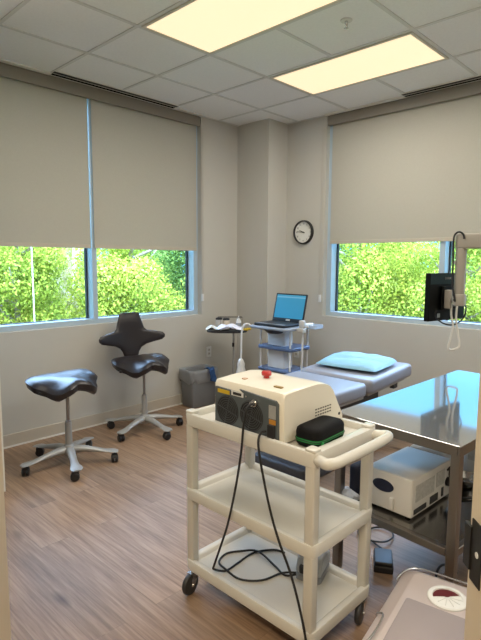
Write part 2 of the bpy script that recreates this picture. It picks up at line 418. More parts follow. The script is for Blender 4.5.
# roller blinds
def blind(label, a0, a1, zb, side, chain_end=None):
    t = thing('roller_blind', label, 'blind', (0, 0, 0), group='roller blinds')
    def B(mb, a, b, d0, d1, z0, z1):
        if side == 'left': mb.box(a, b, YL+d0, YL+d1, z0, z1)
        else: mb.box(XR+d0, XR+d1, a, b, z0, z1)
    f = MB(); B(f, a0, a1, .044, .0455, zb+.03, 2.83); f.build('shade_fabric', BLIND, t, smooth=False)
    h = MB(); B(h, a0, a1, .040, .050, zb, zb+.032); h.build('hem_bar', mat('hem', (.50, .45, .37), .6, var=.03), t, bevel=.003)
    r = MB()
    if side == 'left': r.cyl((a0, YL+.062, 2.845), (a1, YL+.062, 2.845), .024)
    else: r.cyl((XR+.062, a0, 2.845), (XR+.062, a1, 2.845), .024)
    r.build('roller_tube', SILVER, t)
    if chain_end is not None:
        c = MB(); e = MB()
        if side == 'left':
            for dx in (-.008, .008): c.tube([(chain_end+dx, YL-.012, 2.80), (chain_end+dx, YL-.012, 1.06)], .0022, 6, 1)
            e.pillowbox(chain_end-.014, chain_end+.014, YL-.022, YL, 1.05, 1.125, .008, .004)
        else:
            for dx in (-.008, .008): c.tube([(XR-.012, chain_end+dx, 2.80), (XR-.012, chain_end+dx, 1.06)], .0022, 6, 1)
            e.pillowbox(XR-.022, XR, chain_end-.014, chain_end+.014, 1.05, 1.125, .008, .004)
        c.build('bead_chain', mat('chain', (.5, .47, .42), .4, var=.03), t); e.build('chain_tensioner', WHITE_PL, t)
    return t
blind('beige roller blind over the far-left window pane, above the low stool', LX0+.03, 2.313, 1.572, 'left')
blind('beige roller blind over the window pane behind the cross-backed chair', 2.350, 3.528, 1.572, 'left', 3.562)
blind('wide beige roller blind above the exam bed, beside the wall clock', RY0+.03, 3.018, 1.648, 'right', 3.092)

# ceiling lights
def ceiling_light(label, x0, y0):
    t = thing('ceiling_light', label, 'light', (x0, y0, ZC-.012), group='recessed ceiling light panels')
    f = MB(); W, L = S-.03, 2*S-.03
    for a in ((0, W, 0, .02), (0, W, L-.02, L), (0, .02, .02, L-.02), (W-.02, W, .02, L-.02)): f.box(a[0]+.015, a[1]+.015, a[2]+.015, a[3]+.015, 0, .012)
    f.build('frame', mat('light_frame', (.62, .58, .48), .5, var=.02), t, bevel=.002)
    d = MB(); d.box(.036, W-.006, .036, L-.006, .004, .010); d.build('diffuser', LIGHTM, t, smooth=False)
    return t
l1 = ceiling_light('large lit ceiling panel at the top edge, cut off by the photo', GX+2*S, GY-S)
dup(l1, (GX+4*S, GY-S, ZC-.012), label='whole lit ceiling panel beside the sprinkler, above the exam bed')
OUT = [(GX+0*S, GY-S), (GX+2*S, GY-5*S), (GX+4*S, GY-5*S), (-.95, -.75)]  # unseen panels added to light the room and hallway
OUTL = ['lit ceiling panel out of view above the partition end', 'lit ceiling panel out of view nearer the door wall', 'lit ceiling panel out of view toward the back of the right wall', 'lit ceiling panel of the hallway behind the doorway']
for (x, y), L_ in zip(OUT, OUTL): dup(l1, (x, y, ZC-.012), label=L_)
LAMP = 18; SKY = 2.0; SUN = 4.6
for i, (x, y) in enumerate([(GX+2*S, GY-S), (GX+4*S, GY-S)]+OUT):  # area lamps boost every panel, the visible pair and the added unseen ones
    li = bpy.data.lights.new('panel_lamp', 'AREA'); li.shape = 'RECTANGLE'; li.size = S-.06; li.size_y = 2*S-.06
    li.energy = LAMP if i < 5 else 75; li.color = (1, .95, .87) if i < 5 else (1, .82, .58)
    o = bpy.data.objects.new('panel_lamp', li); col.objects.link(o); o.location = (x+S/2, y+S, ZC-.016)

# slot diffusers
SLOTM = mat('slot_black', (.004, .004, .004), .9, spec=.05)
def slot(label, side, a0):
    t = thing('slot_diffuser', label, 'air vent', (0, 0, 0), group='linear slot air vents')
    def B(mb, a, b, d0, d1, z0, z1):
        if side == 'left': mb.box(a, b, YL-d1, YL-d0, z0, z1)
        else: mb.box(XR-d1, XR-d0, a, b, z0, z1)
    f = MB(); A, Z = a0, a0+2*S
    for q0_, q1_ in ((.006, .018), (.058, .068), (.108, .118)): B(f, A, Z, q0_, q1_, ZC-.009, ZC-.001)
    f.build('frame', WHITE_TRIM, t, smooth=False)
    for q0_, q1_ in ((.018, .058), (.068, .108)):
        k = MB(); B(k, A, Z, q0_, q1_, ZC-.0082, ZC-.001)
        k.build('slot', SLOTM, t, smooth=False)
    k.build('slot', BLACK_PL, t, smooth=False)
    return t
slot('black linear slot air vent at the ceiling edge above the left window wall', 'left', GX+2*S)
slot('black linear slot air vent at the ceiling edge above the right window blind', 'right', 1.0)
m = MB(); m.box(LX0, GX+2*S, YL-.050, YL-.004, ZC-.012, ZC-.001); m.box(GX+4*S, LX1, YL-.050, YL-.004, ZC-.012, ZC-.001)
struct(m.build('trim_5', WHITE_TRIM, smooth=False))
m = MB(); m.box(XR-.050, XR-.004, 1.0+2*S, RY1, ZC-.012, ZC-.001); struct(m.build('trim_6', WHITE_TRIM, smooth=False))

# sprinkler
t = thing('fire_sprinkler', 'small metal fire sprinkler head hanging from the ceiling between the light panels', 'sprinkler', (2.79, 1.82, ZC))
MB().lathe([(0, -.008), (.033, -.008), (.036, -.004), (.036, 0), (0, 0)]).build('escutcheon', GRIDM, t)
MB().lathe([(.010, -.008), (.010, -.022), (.007, -.03), (.004, -.034)]).build('nozzle', CHROME, t)
k = MB(); k.tube([(-.012, 0, -.018), (-.014, 0, -.034), (0, 0, -.048)], .0025, 6); k.tube([(.012, 0, -.018), (.014, 0, -.034), (0, 0, -.048)], .0025, 6)
k.lathe([(0, -.050), (.014, -.050), (.014, -.047), (0, -.047)]); k.build('deflector', CHROME, t)

# wall clock (faces -x)
t = thing('wall_clock', 'round black-rimmed wall clock with white face on the wall beside the corner', 'clock', (XR, 3.318, 1.775))
MB().lathe([(.110, -.012), (.110, -.030), (.113, -.036), (.120, -.034), (.1255, -.020), (.1255, 0), (.110, 0)], axis='x', n=48, hollow=True).build('rim', BLACK_PL, t)
MB().lathe([(0, -.012), (.1115, -.012), (.1115, -.002), (0, -.002)], axis='x', n=40).build('face', CLOCKF, t)
def text_mesh(txt, size):
    cu = bpy.data.curves.new('txt', 'FONT'); cu.body = txt; cu.size = size; cu.align_x = 'CENTER'; cu.align_y = 'CENTER'; cu.extrude = .0004
    o = bpy.data.objects.new('txt', cu); col.objects.link(o)
    dg = bpy.context.evaluated_depsgraph_get(); me = bpy.data.meshes.new_from_object(o.evaluated_get(dg))
    vs = [tuple(v.co) for v in me.vertices]; fs = [tuple(p.vertices) for p in me.polygons]
    bpy.data.objects.remove(o); bpy.data.curves.remove(cu); bpy.data.meshes.remove(me)
    return vs, fs
# local frame on a face looking toward -x: text x -> -y, text y -> z
CF = Matrix(((0, 0, -1, -.0132), (-1, 0, 0, 0), (0, 1, 0, 0), (0, 0, 0, 1)))
for h in range(1, 13):
    a = PI/2-h*PI/6; vs, fs = text_mesh(str(h), .024)
    nm = MB(); nm.add(vs, fs, CF @ Matrix.Translation((.088*math.cos(a), .088*math.sin(a), 0))); nm.build('numeral', BLACK_PL, t, smooth=False)
def hand(name, ang, L, w, dz):
    b = MB(); b.prism([(-w, -.018), (w, -.018), (w*.5, L), (-w*.5, L)], 'z', dz, dz+.001)
    o = MB(); M = CF @ Matrix.Rotation(-ang, 4, 'Z'); o.add(b.v, b.f, M); return o.build(name, BLACK_PL, t, smooth=False)
hand('minute_hand', 2*PI*46/60, .082, .0032, .003); hand('hour_hand', 2*PI*(9+46/60)/12, .056, .004, .0015)
MB().lathe([(0, -.02), (.006, -.02), (.006, -.012), (0, -.012)], axis='x').build('hub', BLACK_PL, t)

# wall outlets
def outlet(label, loc, side):
    t = thing('wall_outlet', label, 'outlet', loc)
    M = Matrix.Identity(4) if side == 'left' else Matrix.Rotation(-PI/2, 4, 'Z')
    p = MB(); p.pillowbox(-.035, .035, -.006, 0, -.057, .057, .002, .0015, M); p.build('cover_plate', WHITE_PL, t)
    for z in (-.02, .02):
        r = MB(); r.box(-.017, .017, -.008, -.005, z-.014, z+.014, M); r.build('socket', mat('socket', (.55, .54, .5), .4), t, bevel=.002)
        s2 = MB()
        for x in (-.006, .006): s2.box(x-.0015, x+.0015, -.0085, -.0075, z-.005, z+.006, M)
        s2.build('slots', BLACK_PL, t, smooth=False)
    return t
outlet('white wall outlet above the grey wastebasket, below the left window wall', (3.655, YL, .50), 'left')
outlet('white wall outlet behind the laptop trolley on the right wall', (XR, 3.39, .48), 'right')

# ------------------------------------------------------------------ saddle stools
def star_base(t, phase, h_outer, h_top):
    b = MB(); hub = .085
    b.lathe([(.0, .070), (.036, .070), (.042, .09), (.040, .135), (.030, .150), (0, .150)])
    for k in range(5):
        M = RZ(phase+k*2*PI/5); R = []
        for x, z, w, h in ((.02, .112, .028, .030), (.10, .112, .024, .024), (.19, .098, .020, .018), (.25, .088, .022, .012), (.285, .086, .030, .007), (.318, .083, .034, .006), (.345, .078, .022, .005)):
            R.append([(x, 1.25*w*math.cos(2*PI*i/10), z+h*math.sin(2*PI*i/10)) for i in range(10)])
        b.loft(R, M=M)
    base = b.build('base', SILVER, t, ang=50)
    for k in range(5):
        M = RZ(phase+k*2*PI/5); c = MB(); A = .35*(k+1)
        W = M @ Matrix.Translation((.318, 0, 0)) @ Matrix.Rotation(A, 4, 'Z')
        for s_ in (-1, 1): c.lathe([(0, s_*.004), (.026, s_*.004), (.030, s_*.008), (.030, s_*.019), (.024, s_*.024), (0, s_*.024)], c=(-.012, 0, .031), axis='y', n=20, M=W)
        c.box(-.016, .014, -.0045, .0045, .03, .066, W); c.cyl((0, 0, .05), (0, 0, .080), .008, n=10, M=W)
        c.prism([(-.040, .042), (-.030, .062), (-.008, .067), (.014, .060), (.012, .048), (-.01, .05), (-.034, .040)], 'y', -.018, .018, W)
        c.build('caster', BLACK_PL, base)
    MB().lathe([(0, .13), (.025, .13), (.024, h_outer-.01), (.022, h_outer), (0, h_outer)]).build('column', SILVER, t)
    MB().lathe([(.018, h_outer), (.020, h_outer), (.020, h_outer+.008), (.012, h_outer+.010), (.012, h_top), (0, h_top)]).build('gas_lift', mat('gas_steel', (.35, .34, .33), .3, .9), t)
def saddle(t, z0, sc_=1.):
    # polar padded saddle; front is +y
    ang = [0, 22, 45, 70, 95, 118, 145, 180]; rad = [.175, .222, .212, .205, .255, .275, .220, .180]
    def Rf(a):
        a = abs((a+180) % 360-180)
        for i in range(7):
            if ang[i] <= a <= ang[i+1]:
                u = (a-ang[i])/(ang[i+1]-ang[i]); u = u*u*(3-2*u); return rad[i]+(rad[i+1]-rad[i])*u
    def S_(x, y):
        s = min(1, max(0, (y+.06)/.20)); s = s*s*(3-2*s)
        rear = min(1, max(0, (-y-.05)/.12))
        return -3.0*min(x*x, .0185)*s + .06*max(0, y)*(1-s) + .010*rear + .25*x*x*rear
    n, mR = 48, 9; top = []; bot = []
    for j in range(mR+1):
        r = j/mR; rr_ = r**.75
        tr = []; br = []
        for k in range(n):
            a = 360*k/n; q = Rf(a)*rr_*sc_; x = q*math.sin(math.radians(a)); y = q*math.cos(math.radians(a))
            e = math.sqrt(max(0, 1-rr_**5)); z = z0+S_(x, y)
            tr.append((x, y, z-.030+.030*e)); br.append((x*.965, y*.965, z-.070-.020*e))
        top.append(tr); bot.append(br)
    m = MB(); m.loft(list(reversed(top))+bot[:], cap=(True, True)); 
    # loft order: centre top .. rim top then centre bottom would cross; rebuild explicitly
    m = MB(); m.loft(top[1:], cap=(True, False)); m.loft(bot[1:], cap=(True, False)); m.loft([top[-1], bot[-1]], cap=(False, False))
    return m.build('seat', VINYL, t, ang=60)
st = thing('saddle_stool', 'low backless black saddle stool on silver five-star base, left of the cross-backed chair', 'stool', (1.700, 3.360, 0), math.radians(180+2))
star_base(st, math.radians(35-182), .315, .57); saddle(st, .650)
MB().pillowbox(-.09, .09, -.08, .08, .555, .580, .03, .006).build('seat_plate', BLACK_PL, st)
k = MB(); k.tube([(.04, .02, .582), (.16, .03, .578), (.20, .03, .570)], .006, 8); k.pillowbox(.17, .225, .018, .042, .564, .578, .008, .004); k.build('height_lever', BLACK_PL, st)
ch = thing('saddle_chair', 'black saddle chair with cross-shaped backrest and silver five-star base', 'chair', (2.515, 3.580, 0), math.radians(180-9))
star_base(ch, math.radians(55-171), .315, .56); saddle(ch, .640, 1.0)
MB().pillowbox(-.09, .09, -.12, .08, .545, .570, .03, .006).build('seat_plate', BLACK_PL, ch)
k = MB(); k.tube([(.04, .02, .572), (.15, .03, .566), (.20, .03, .552)], .006, 8); k.pillowbox(.17, .235, .018, .042, .545, .562, .008, .004); k.build('height_lever', BLACK_PL, ch)
# backrest
prof = [(.600, .055), (.66, .066), (.70, .080), (.735, .104), (.760, .150), (.778, .225), (.792, .285), (.815, .312), (.838, .314), (.858, .296), (.872, .235), (.884, .160), (.905, .134), (.95, .122), (1.00, .104), (1.03, .096), (1.045, .082)]
F_, B_ = [], []
nu = 24
for z, w in prof:
    fr_, bk_ = [], []
    for i in range(nu+1):
        u = -1+2*i/nu; x = u*w; e = math.sqrt(max(0, 1-abs(u)**4)); ez = 1 if .62 < z < 1.03 else .5
        yb = -.215-.10*(z-.62)+.65*x*x*(1 if abs(x) > .1 else .6)
        x += .012; fr_.append((x, yb+.022*e*ez, z-.035)); bk_.append((x, yb-.022*e*ez, z-.035))
    F_.append(fr_+list(reversed(bk_)))
m = MB(); m.loft(F_); m.build('backrest', VINYL, ch, ang=60)
k = MB(); k.tube([(0, -.10, .574), (0, -.20, .575), (0, -.245, .62), (0, -.262, .70)], .018, 10); k.build('back_stem', BLACK_PL, ch)

# ------------------------------------------------------------------ wastebasket + cloth
wb = thing('wastebasket', 'grey plastic wastebasket with clear liner below the outlet', 'trash can', (3.385, 3.862, 0), math.radians(-4))
MB().rr(-.165, .165, -.115, .115, [(.028, 0), (.020, .01), (.004, .33), (0, .352), (-.006, .355), (-.006, .375), (.004, .377), (.008, .35), (.030, .015)], r=.04, cap=(True, True)).build('bin_body', BIN, wb, ang=60)
lin = mat('clear_liner', (.66, .67, .68), .3, var=.1, scale=20, bump=.5, bscale=18, trans=.6, alpha=.55)
rg = []
for z, dd in ((.265, .010), (.280, .016), (.315, .018), (.355, .016), (.385, .010), (.387, .002), (.367, -.012), (.30, -.018)):
    ring = []
    for kk in range(48):
        a = 2*PI*kk/48; cx, cy = math.cos(a), math.sin(a)
        sx = (.165+dd)*(abs(cx)**.35)*(1 if cx > 0 else -1); sy = (.115+dd)*(abs(cy)**.35)*(1 if cy > 0 else -1)
        w = 1+.02*math.sin(a*9+z*40); zz = z+(.014*math.sin(a*5)+.008*math.sin(a*11) if z < .285 and dd > 0 else 0)
        ring.append((sx*w, sy*w, zz))
    rg.append(ring)
MB().loft(rg, cap=(False, False)).build('liner', lin, wb, ang=80)
def cloth(name, pts_fn, nu, nv, m, parent=None, th=.003, sub=1):
    vs = [pts_fn(i/nu, j/nv) for j in range(nv+1) for i in range(nu+1)]
    fs = [(j*(nu+1)+i, j*(nu+1)+i+1, (j+1)*(nu+1)+i+1, (j+1)*(nu+1)+i) for j in range(nv) for i in range(nu)]
    b = MB(); b.add(vs, fs); o = b.build(name, m, parent, ang=80)
    s_ = o.modifiers.new('th', 'SOLIDIFY'); s_.thickness = th; s_.offset = 0
    if sub: q = o.modifiers.new('sub', 'SUBSURF'); q.levels = sub; q.render_levels = sub
    return o
def drape(u, v):
    # over the bin rim at its camera-side right corner
    x = 3.395+.085*u+.008*math.sin(v*9)
    if v < .35: y = 3.80-.060*(v/.35); z = .375+.022*math.sin(v/.35*PI*.5)+.010*math.sin(u*7)
    else: q = (v-.35)/.65; y = 3.722-.010*math.sin(q*3+u*5)-.012; z = .398-.125*q-.03*u*q
    return (x, y, z)
c = cloth('blue_cloth', drape, 10, 12, BLUECLOTH); tag(c, 'dark blue cloth hanging over the rim of the grey wastebasket', 'cloth')

# ------------------------------------------------------------------ corner tray stand and its clutter
ms = thing('tray_stand', 'dark oval tray stand on a single pole in the room corner', 'tray table', (3.62, 3.69, 0))
def oval(rx, ry, zs, m, n=40):
    m.loft([[((rx+d)*math.cos(2*PI*k/n), (ry+d)*math.sin(2*PI*k/n), z) for k in range(n)] for d, z in zs]); return m
MT = Matrix.Rotation(math.radians(-46), 4, 'Z')
b = MB(); b.loft([[(math.copysign(abs(math.cos(a))**.7, math.cos(a))*(.205+d), math.copysign(abs(math.sin(a))**.7, math.sin(a))*(.15+d), z) for a in [2*PI*k/40 for k in range(40)]] for d, z in ((-.02, .752), (0, .756), (.004, .772), (0, .776), (-.008, .775), (-.014, .764), (-.15, .763))], M=MT)
b.build('tray', DARK_PL, ms, ang=50)
k = MB(); k.cyl((.055, -.04, .02), (.055, -.04, .755), .010); k.build('pole', SILVER, ms)
k = MB(); k.cyl((.03, -.06, .60), (.03, -.06, .64), .012); k.cyl((.055, -.04, .62), (.02, -.07, .62), .008); k.build('clamp_knob', BLACK_PL, ms)
k = MB()
for a in (-.4, 1.5, 3.9): k.tube([(.055, -.04, .03), (.055+.20*math.cos(a), -.04+.20*math.sin(a), .018)], .010, 8, 1)
k.lathe([(0, 0), (.03, 0), (.03, .05), (0, .05)], c=(.055, -.04, .01)); k.build('foot', SILVER, ms)
def crumple(seed, cx, cy, w, d, z, h, rot):
    def f(u, v):
        x = (u-.5)*w; y = (v-.5)*d; q = noise.noise(Vector((u*4+seed, v*4, seed*1.7)))
        zz = z+h*(1.5-1.3*abs(u-.5)*2*abs(u-.5)*2-.9*(v-.5)**2*4*.6)*.6+q*h*.6; c_, s_ = math.cos(rot), math.sin(rot)
        return (cx+x*c_-y*s_, cy+x*s_+y*c_, max(zz, z+.006))
    return f
def loc_on(mx, my): v = MT @ Vector((mx, my, 0)); return 3.62+v.x, 3.69+v.y
px, py = loc_on(.05, -.03)
o = cloth('paper_sheet', crumple(1.3, px, py, .24, .19, .772, .060, math.radians(-46)), 8, 8, PAPER); tag(o, 'crumpled white papers spread on the middle of the corner tray', 'papers')
px, py = loc_on(-.02, -.07)
o = cloth('paper_sheet', crumple(4.1, px, py, .18, .14, .788, .05, math.radians(-30)), 8, 8, PAPER); tag(o, 'lilac-white folded paper at the camera-side edge of the corner tray', 'papers')
px, py = loc_on(-.155, -.02)
o = cloth('tissue', crumple(7.7, px, py, .13, .13, .772, .05, math.radians(-40)), 8, 8, mat('tissue', (.74, .75, .70), .9, var=.05)); tag(o, 'small white tissue hanging on the left end of the corner tray', 'tissue')
def jar(label, mx, my, r, h, m1, lidm, cat='jar'):
    x, y = loc_on(mx, my); t = thing('jar', label, cat, (x, y, .763))
    MB().lathe([(0, 0), (r*.95, 0), (r, .004), (r, h-.004), (r*.9, h), (0, h)]).build('body', m1, t)
    MB().lathe([(0, h), (r*1.04, h), (r*1.04, h+.016), (r*.8, h+.02), (0, h+.02)]).build('lid', lidm, t); return t
clear = mat('clear_jar', (.62, .58, .50), .25, var=.12, scale=40, trans=.2)
jar('pale jar with dark lid, first from the left on the corner tray', -.085, .07, .034, .105, clear, DARK_PL)
jar('pale jar with dark lid, second from the left on the corner tray', -.01, .075, .034, .100, mat('cream_jar', (.70, .60, .44), .35, var=.1), DARK_PL)
x, y = loc_on(.118, .045)
t = thing('squeeze_bottle', 'white squeeze bottle with pointed cap on the corner tray', 'bottle', (x, y, .763))
MB().lathe([(0, 0), (.026, 0), (.028, .005), (.028, .09), (.022, .105), (.011, .112), (0, .112)]).build('body', WHITE_PL, t)
MB().lathe([(0, .112), (.013, .112), (.013, .125), (.006, .13), (.004, .150), (0, .150)]).build('cap', WHITE_PL, t)
MB().lathe([(.0283, .03), (.0286, .03), (.0286, .075), (.0283, .075)]).build('wrap_label', GREYDEV, t)
# wire rack behind the jars
t = thing('wire_rack', 'dark wire rack standing behind the jars on the corner tray', 'rack', (*loc_on(.03, .085), .763))
k = MB()
for z in (.128, .135): k.ring((0, 0, 0), .001, .0005)
k = MB(); ring = [(.125, -.0, .13), (.10, .045, .13), (-.10, .045, .13), (-.125, 0, .13), (-.1, -.045, .13), (.1, -.045, .13)]
k.tube(ring, .0026, 6, 3, True, M=MT); k.build('top_rail', BLACK_PL, t)
for p in ring:
    k = MB(); k.tube([(p[0], p[1], .13), (p[0], p[1], .003)], .0015, 6, 1, M=MT); k.build('upright', BLACK_PL, t)
x, y = loc_on(.175, -.055)
t = thing('yellow_clip', 'yellow clip at the right end of the corner tray beside the white hose', 'clip', (x, y, .771))
m = MB(); m.pillowbox(-.045, .045, -.02, .02, 0, .022, .012, .006, MT); m.build('jaw', YELLOW, t)
m = MB(); m.pillowbox(.02, .07, -.012, .012, .006, .030, .01, .006, MT); m.build('lever', YELLOW, t)

# ------------------------------------------------------------------ laptop trolley
tr = thing('laptop_trolley', 'slim white trolley with blue shelves carrying the laptop in the corner', 'trolley', (3.73, 3.045, 0))
MB().pillowbox(-.24, .16, -.235, .235, .844, .870, .05, .01).build('top_deck', mat('deck_grey', (.30, .34, .40), .45, var=.05), tr)
m = MB(); m.lathe([(0, .805), (.07, .810), (.11, .844), (0, .844)], c=(-.14, -.02, 0)); m.build('under_bowl', BLACK_PL, tr)
MB().pillowbox(-.12, .18, -.20, .22, .640, .675, .03, .01).build('shelf', BLUESHELF, tr)
MB().pillowbox(-.12, .18, -.20, .22, .430, .460, .03, .01).build('shelf', BLUESHELF, tr)
MB().pillowbox(-.05, .08, -.06, .15, .115, .844, .015, .008).build('column', WHITE_PL, tr)
for (a, b_) in ((-.10, .19), (-.10, -.17), (.16, .19), (.16, -.17)):
    k = MB(); k.cyl((a, b_, .08), (a, b_, .844), .009); k.build('post', WHITE_PL, tr)
k = MB(); k.pillowbox(-.16, .20, -.23, .25, .075, .115, .04, .01); k.build('base', WHITE_PL, tr)
for a, b_ in ((-.13, .20), (-.13, -.18), (.17, .20), (.17, -.18)):
    k = MB(); k.lathe([(0, -.014), (.034, -.014), (.034, .014), (0, .014)], c=(a, b_, .034), axis='y'); k.cyl((a, b_, .05), (a, b_, .08), .01); k.build('caster', DARK_PL, tr)
# probe holder and side tray
m = MB(); m.pillowbox(-.10, -.03, -.305, -.235, .83, .87, .015, .006); m.pillowbox(-.085, -.035, -.30, -.245, .87, .94, .018, .012); m.build('probe_holder', mat('holder_grey', (.52, .50, .46), .45), tr)
m = MB(); m.tube([(-.06, -.28, .84), (-.05, -.27, .60), (-.03, -.25, .35), (0, -.24, .12)], .009, 8); m.build('cable_guide', WHITE_PL, tr)
m = MB(); m.rr(.02, .16, -.36, -.235, [(.01, .855), (.0, .86), (0, .89), (.008, .89), (.012, .865)], r=.03); m.build('side_tray', mat('tray_blue', (.42, .52, .66), .4), tr)
m = MB(); m.pillowbox(-.02, .10, -.285, -.235, .862, .905, .01, .008); m.build('handle_grip', WHITE_PL, tr)
# laptop, screen facing -x
lp = thing('laptop', 'open black laptop with a blue screen on the corner trolley', 'laptop', (3.675, 3.050, .8706))
MB().pillowbox(-.15, .125, -.185, .185, .0, .024, .015, .005).build('keyboard_base', BLACK_PL, lp)
k = MB(); k.box(-.085, .095, -.165, .165, .0238, .0262); kb = k.build('keys', mat('keys', (.03, .032, .036), .5, var=.6, scale=90), lp, smooth=False)
k = MB(); k.box(-.143, -.093, -.16, .16, .0238, .0250); lab(k.build('palm_rest', mat('palm', (.26, .28, .31), .4, var=.05), lp), 'grey palm rest')
k = MB(); k.box(-.135, -.10, -.045, .035, .0248, .0262); k.build('touchpad', mat('touchpad', (.10, .11, .12), .3), lp)
ML = Matrix.Translation((.122, 0, .022)) @ Matrix.Rotation(math.radians(14), 4, 'Y')
k = MB(); k.pillowbox(0, .010, -.188, .188, 0, .275, .003, .003, ML); k.build('lid', BLACK_PL, lp)
k = MB(); k.box(-.0012, .0005, -.172, .172, .035, .262, ML); k.build('screen', SCREEN, lp, smooth=False)
k = MB(); k.pillowbox(-.0018, .0, -.03, .02, .010, .026, .001, .0008, ML); k.build('badge', LABELW, lp)
# hanging hose with tassel end
h = MB(); h.tube([(3.56, 3.28, .845), (3.52, 3.31, .875), (3.485, 3.335, .85), (3.47, 3.34, .76), (3.468, 3.34, .60), (3.466, 3.34, .53)], .009, 8)
hz = thing('drain_hose', 'white hose hanging from the laptop trolley with a flared white end', 'hose', (3.466, 3.34, .30))
h2 = MB(); h2.add([(v[0]-3.466, v[1]-3.34, v[2]-.30) for v in h.v], h.f); h2.build('tube', WHITE_PL, hz)
h = MB(); R = []
for z, r in ((.24, .012), (.22, .026), (.19, .034), (.16, .030), (.13, .040), (.08, .050), (.06, .046), (.03, .058), (0, .062)):
    R.append([(r*(1+.14*math.sin(5*a+z*40))*math.cos(a), r*(1+.14*math.sin(5*a+z*40))*math.sin(a), z) for a in [2*PI*i/30 for i in range(30)]])
h.loft(R); h.build('tassel', WHITE_PL, hz, ang=60)

# ------------------------------------------------------------------ exam bed and pillow
bd = thing('exam_bed', 'grey padded exam bed with split cushions under the right window', 'bed', (0, 0, 0))
BY0, BY1 = 1.835, 2.475
m = MB(); m.pillowbox(2.44, 3.235, BY0, BY1, .50, .598, .05, .028); m.build('foot_cushion', GREYPAD, bd, ang=50)
MH = Matrix.Translation((3.25, 0, .598)) @ Matrix.Rotation(-math.radians(3.2), 4, 'Y')
m = MB(); m.pillowbox(.0, .685, BY0-.005, BY1+.01, -.095, .01, .05, .03, MH); m.build('head_cushion', GREYPAD, bd, ang=50)
k = MB(); k.box(.03, .60, BY0+.03, BY1-.03, -.115, -.095, MH); k.box(2.48, 3.22, BY0+.03, BY1-.03, .478, .50); k.build('support_frame', SILVER, bd, bevel=.004)
k = MB(); k.box(.48, .54, BY0+.06, BY0+.10, -.17, -.115, MH); k.box(2.60, 3.60, BY0+.12, BY0+.17, .40, .478); k.box(2.60, 3.60, BY1-.17, BY1-.12, .40, .478); k.build('rail', DARKFRAME, bd, bevel=.004)
k = MB(); k.pillowbox(2.78, 3.42, BY0+.14, BY1-.14, .10, .42, .04, .01); k.build('pedestal', DARKFRAME, bd)
k = MB(); k.pillowbox(2.60, 3.65, BY0+.08, BY1-.08, 0, .10, .05, .02); k.build('base', DARKFRAME, bd)
# pillow (quilted cushion lying on head section)
def pil():
    n = 24; R = []; w, d = .215, .275
    def P(u, v, sgn):
        x = w*u*(1-.05*v*v); y = d*v*(1-.05*u*u)
        e = max(0, (1-u**4)*(1-v**4))**.5
        q = .012*noise.noise(Vector((u*2.5, v*2.5, 3.3)))*e
        z = (.042 if sgn > 0 else -.014)*e+q
        if sgn > 0: z += .014*e*u
        return (x, y, z)
    vs = []; fs = []
    for sgn in (1, -1):
        o = len(vs)
        for j in range(n+1):
            for i in range(n+1): vs.append(P(-1+2*i/n, -1+2*j/n, sgn))
        for j in range(n):
            for i in range(n): fs.append(tuple(o+q for q in (j*(n+1)+i, j*(n+1)+i+1, (j+1)*(n+1)+i+1, (j+1)*(n+1)+i)))
    b = MB(); b.add(vs, fs); return b
pl = pil(); M = Matrix.Translation((3.600, 2.165, .655)) @ Matrix.Rotation(-math.radians(3.2), 4, 'Y') @ Matrix.Rotation(math.radians(4), 4, 'Z')
b = MB(); b.add(pl.v, pl.f, M); o = b.build('pillow', PILLOWM, ang=80); tag(o, 'flat light blue pillow on the head of the exam bed', 'pillow')

# ------------------------------------------------------------------ utility cart
CX0, CX1, CY0, CY1 = 1.358, 1.780, .962, 1.652
uc = thing('utility_cart', 'three-shelf cream plastic utility cart on casters in the foreground', 'cart', (0, 0, 0))
MB().rr(CX0, CX1, CY0, CY1, [(.010, .766, .03), (.004, .771), (0, .817), (.003, .823), (.012, .823), (.022, .823), (.026, .818), (.030, .799)], r=.03).build('top_tray', CREAM, uc, ang=45)
MB().rr(CX0, CX1, CY0, CY1, [(.010, .438, .03), (.004, .442), (0, .484), (.003, .490), (.012, .490), (.024, .490), (.032, .484), (.040, .472)], r=.03).build('middle_tray', CREAM, uc, ang=45)
MB().rr(CX0, CX1, CY0, CY1, [(.010, .110, .03), (.004, .114), (0, .156), (.003, .162), (.012, .162), (.024, .162), (.032, .156), (.040, .144)], r=.03).build('bottom_tray', CREAM, uc, ang=45)
for ax, ay in ((0, 0), (1, 0), (0, 1), (1, 1)):
    x = CX0+.008 if not ax else CX1-.008-.040; y = CY0+.008 if not ay else CY1-.008-.040
    k = MB()
    for z0, z1 in ((.144, .442), (.472, .772)):
        k.rr(x, x+.040, y, y+.040, [(.002, z0), (0, z0+.01), (0, z1)], r=.008)
    k.build('post', CREAM, uc, ang=45)
    cap = MB(); cap.pillowbox(x-.002, x+.042, y-.002, y+.042, .820, .833, .01, .004); cap.build('post_cap', CREAM, uc)
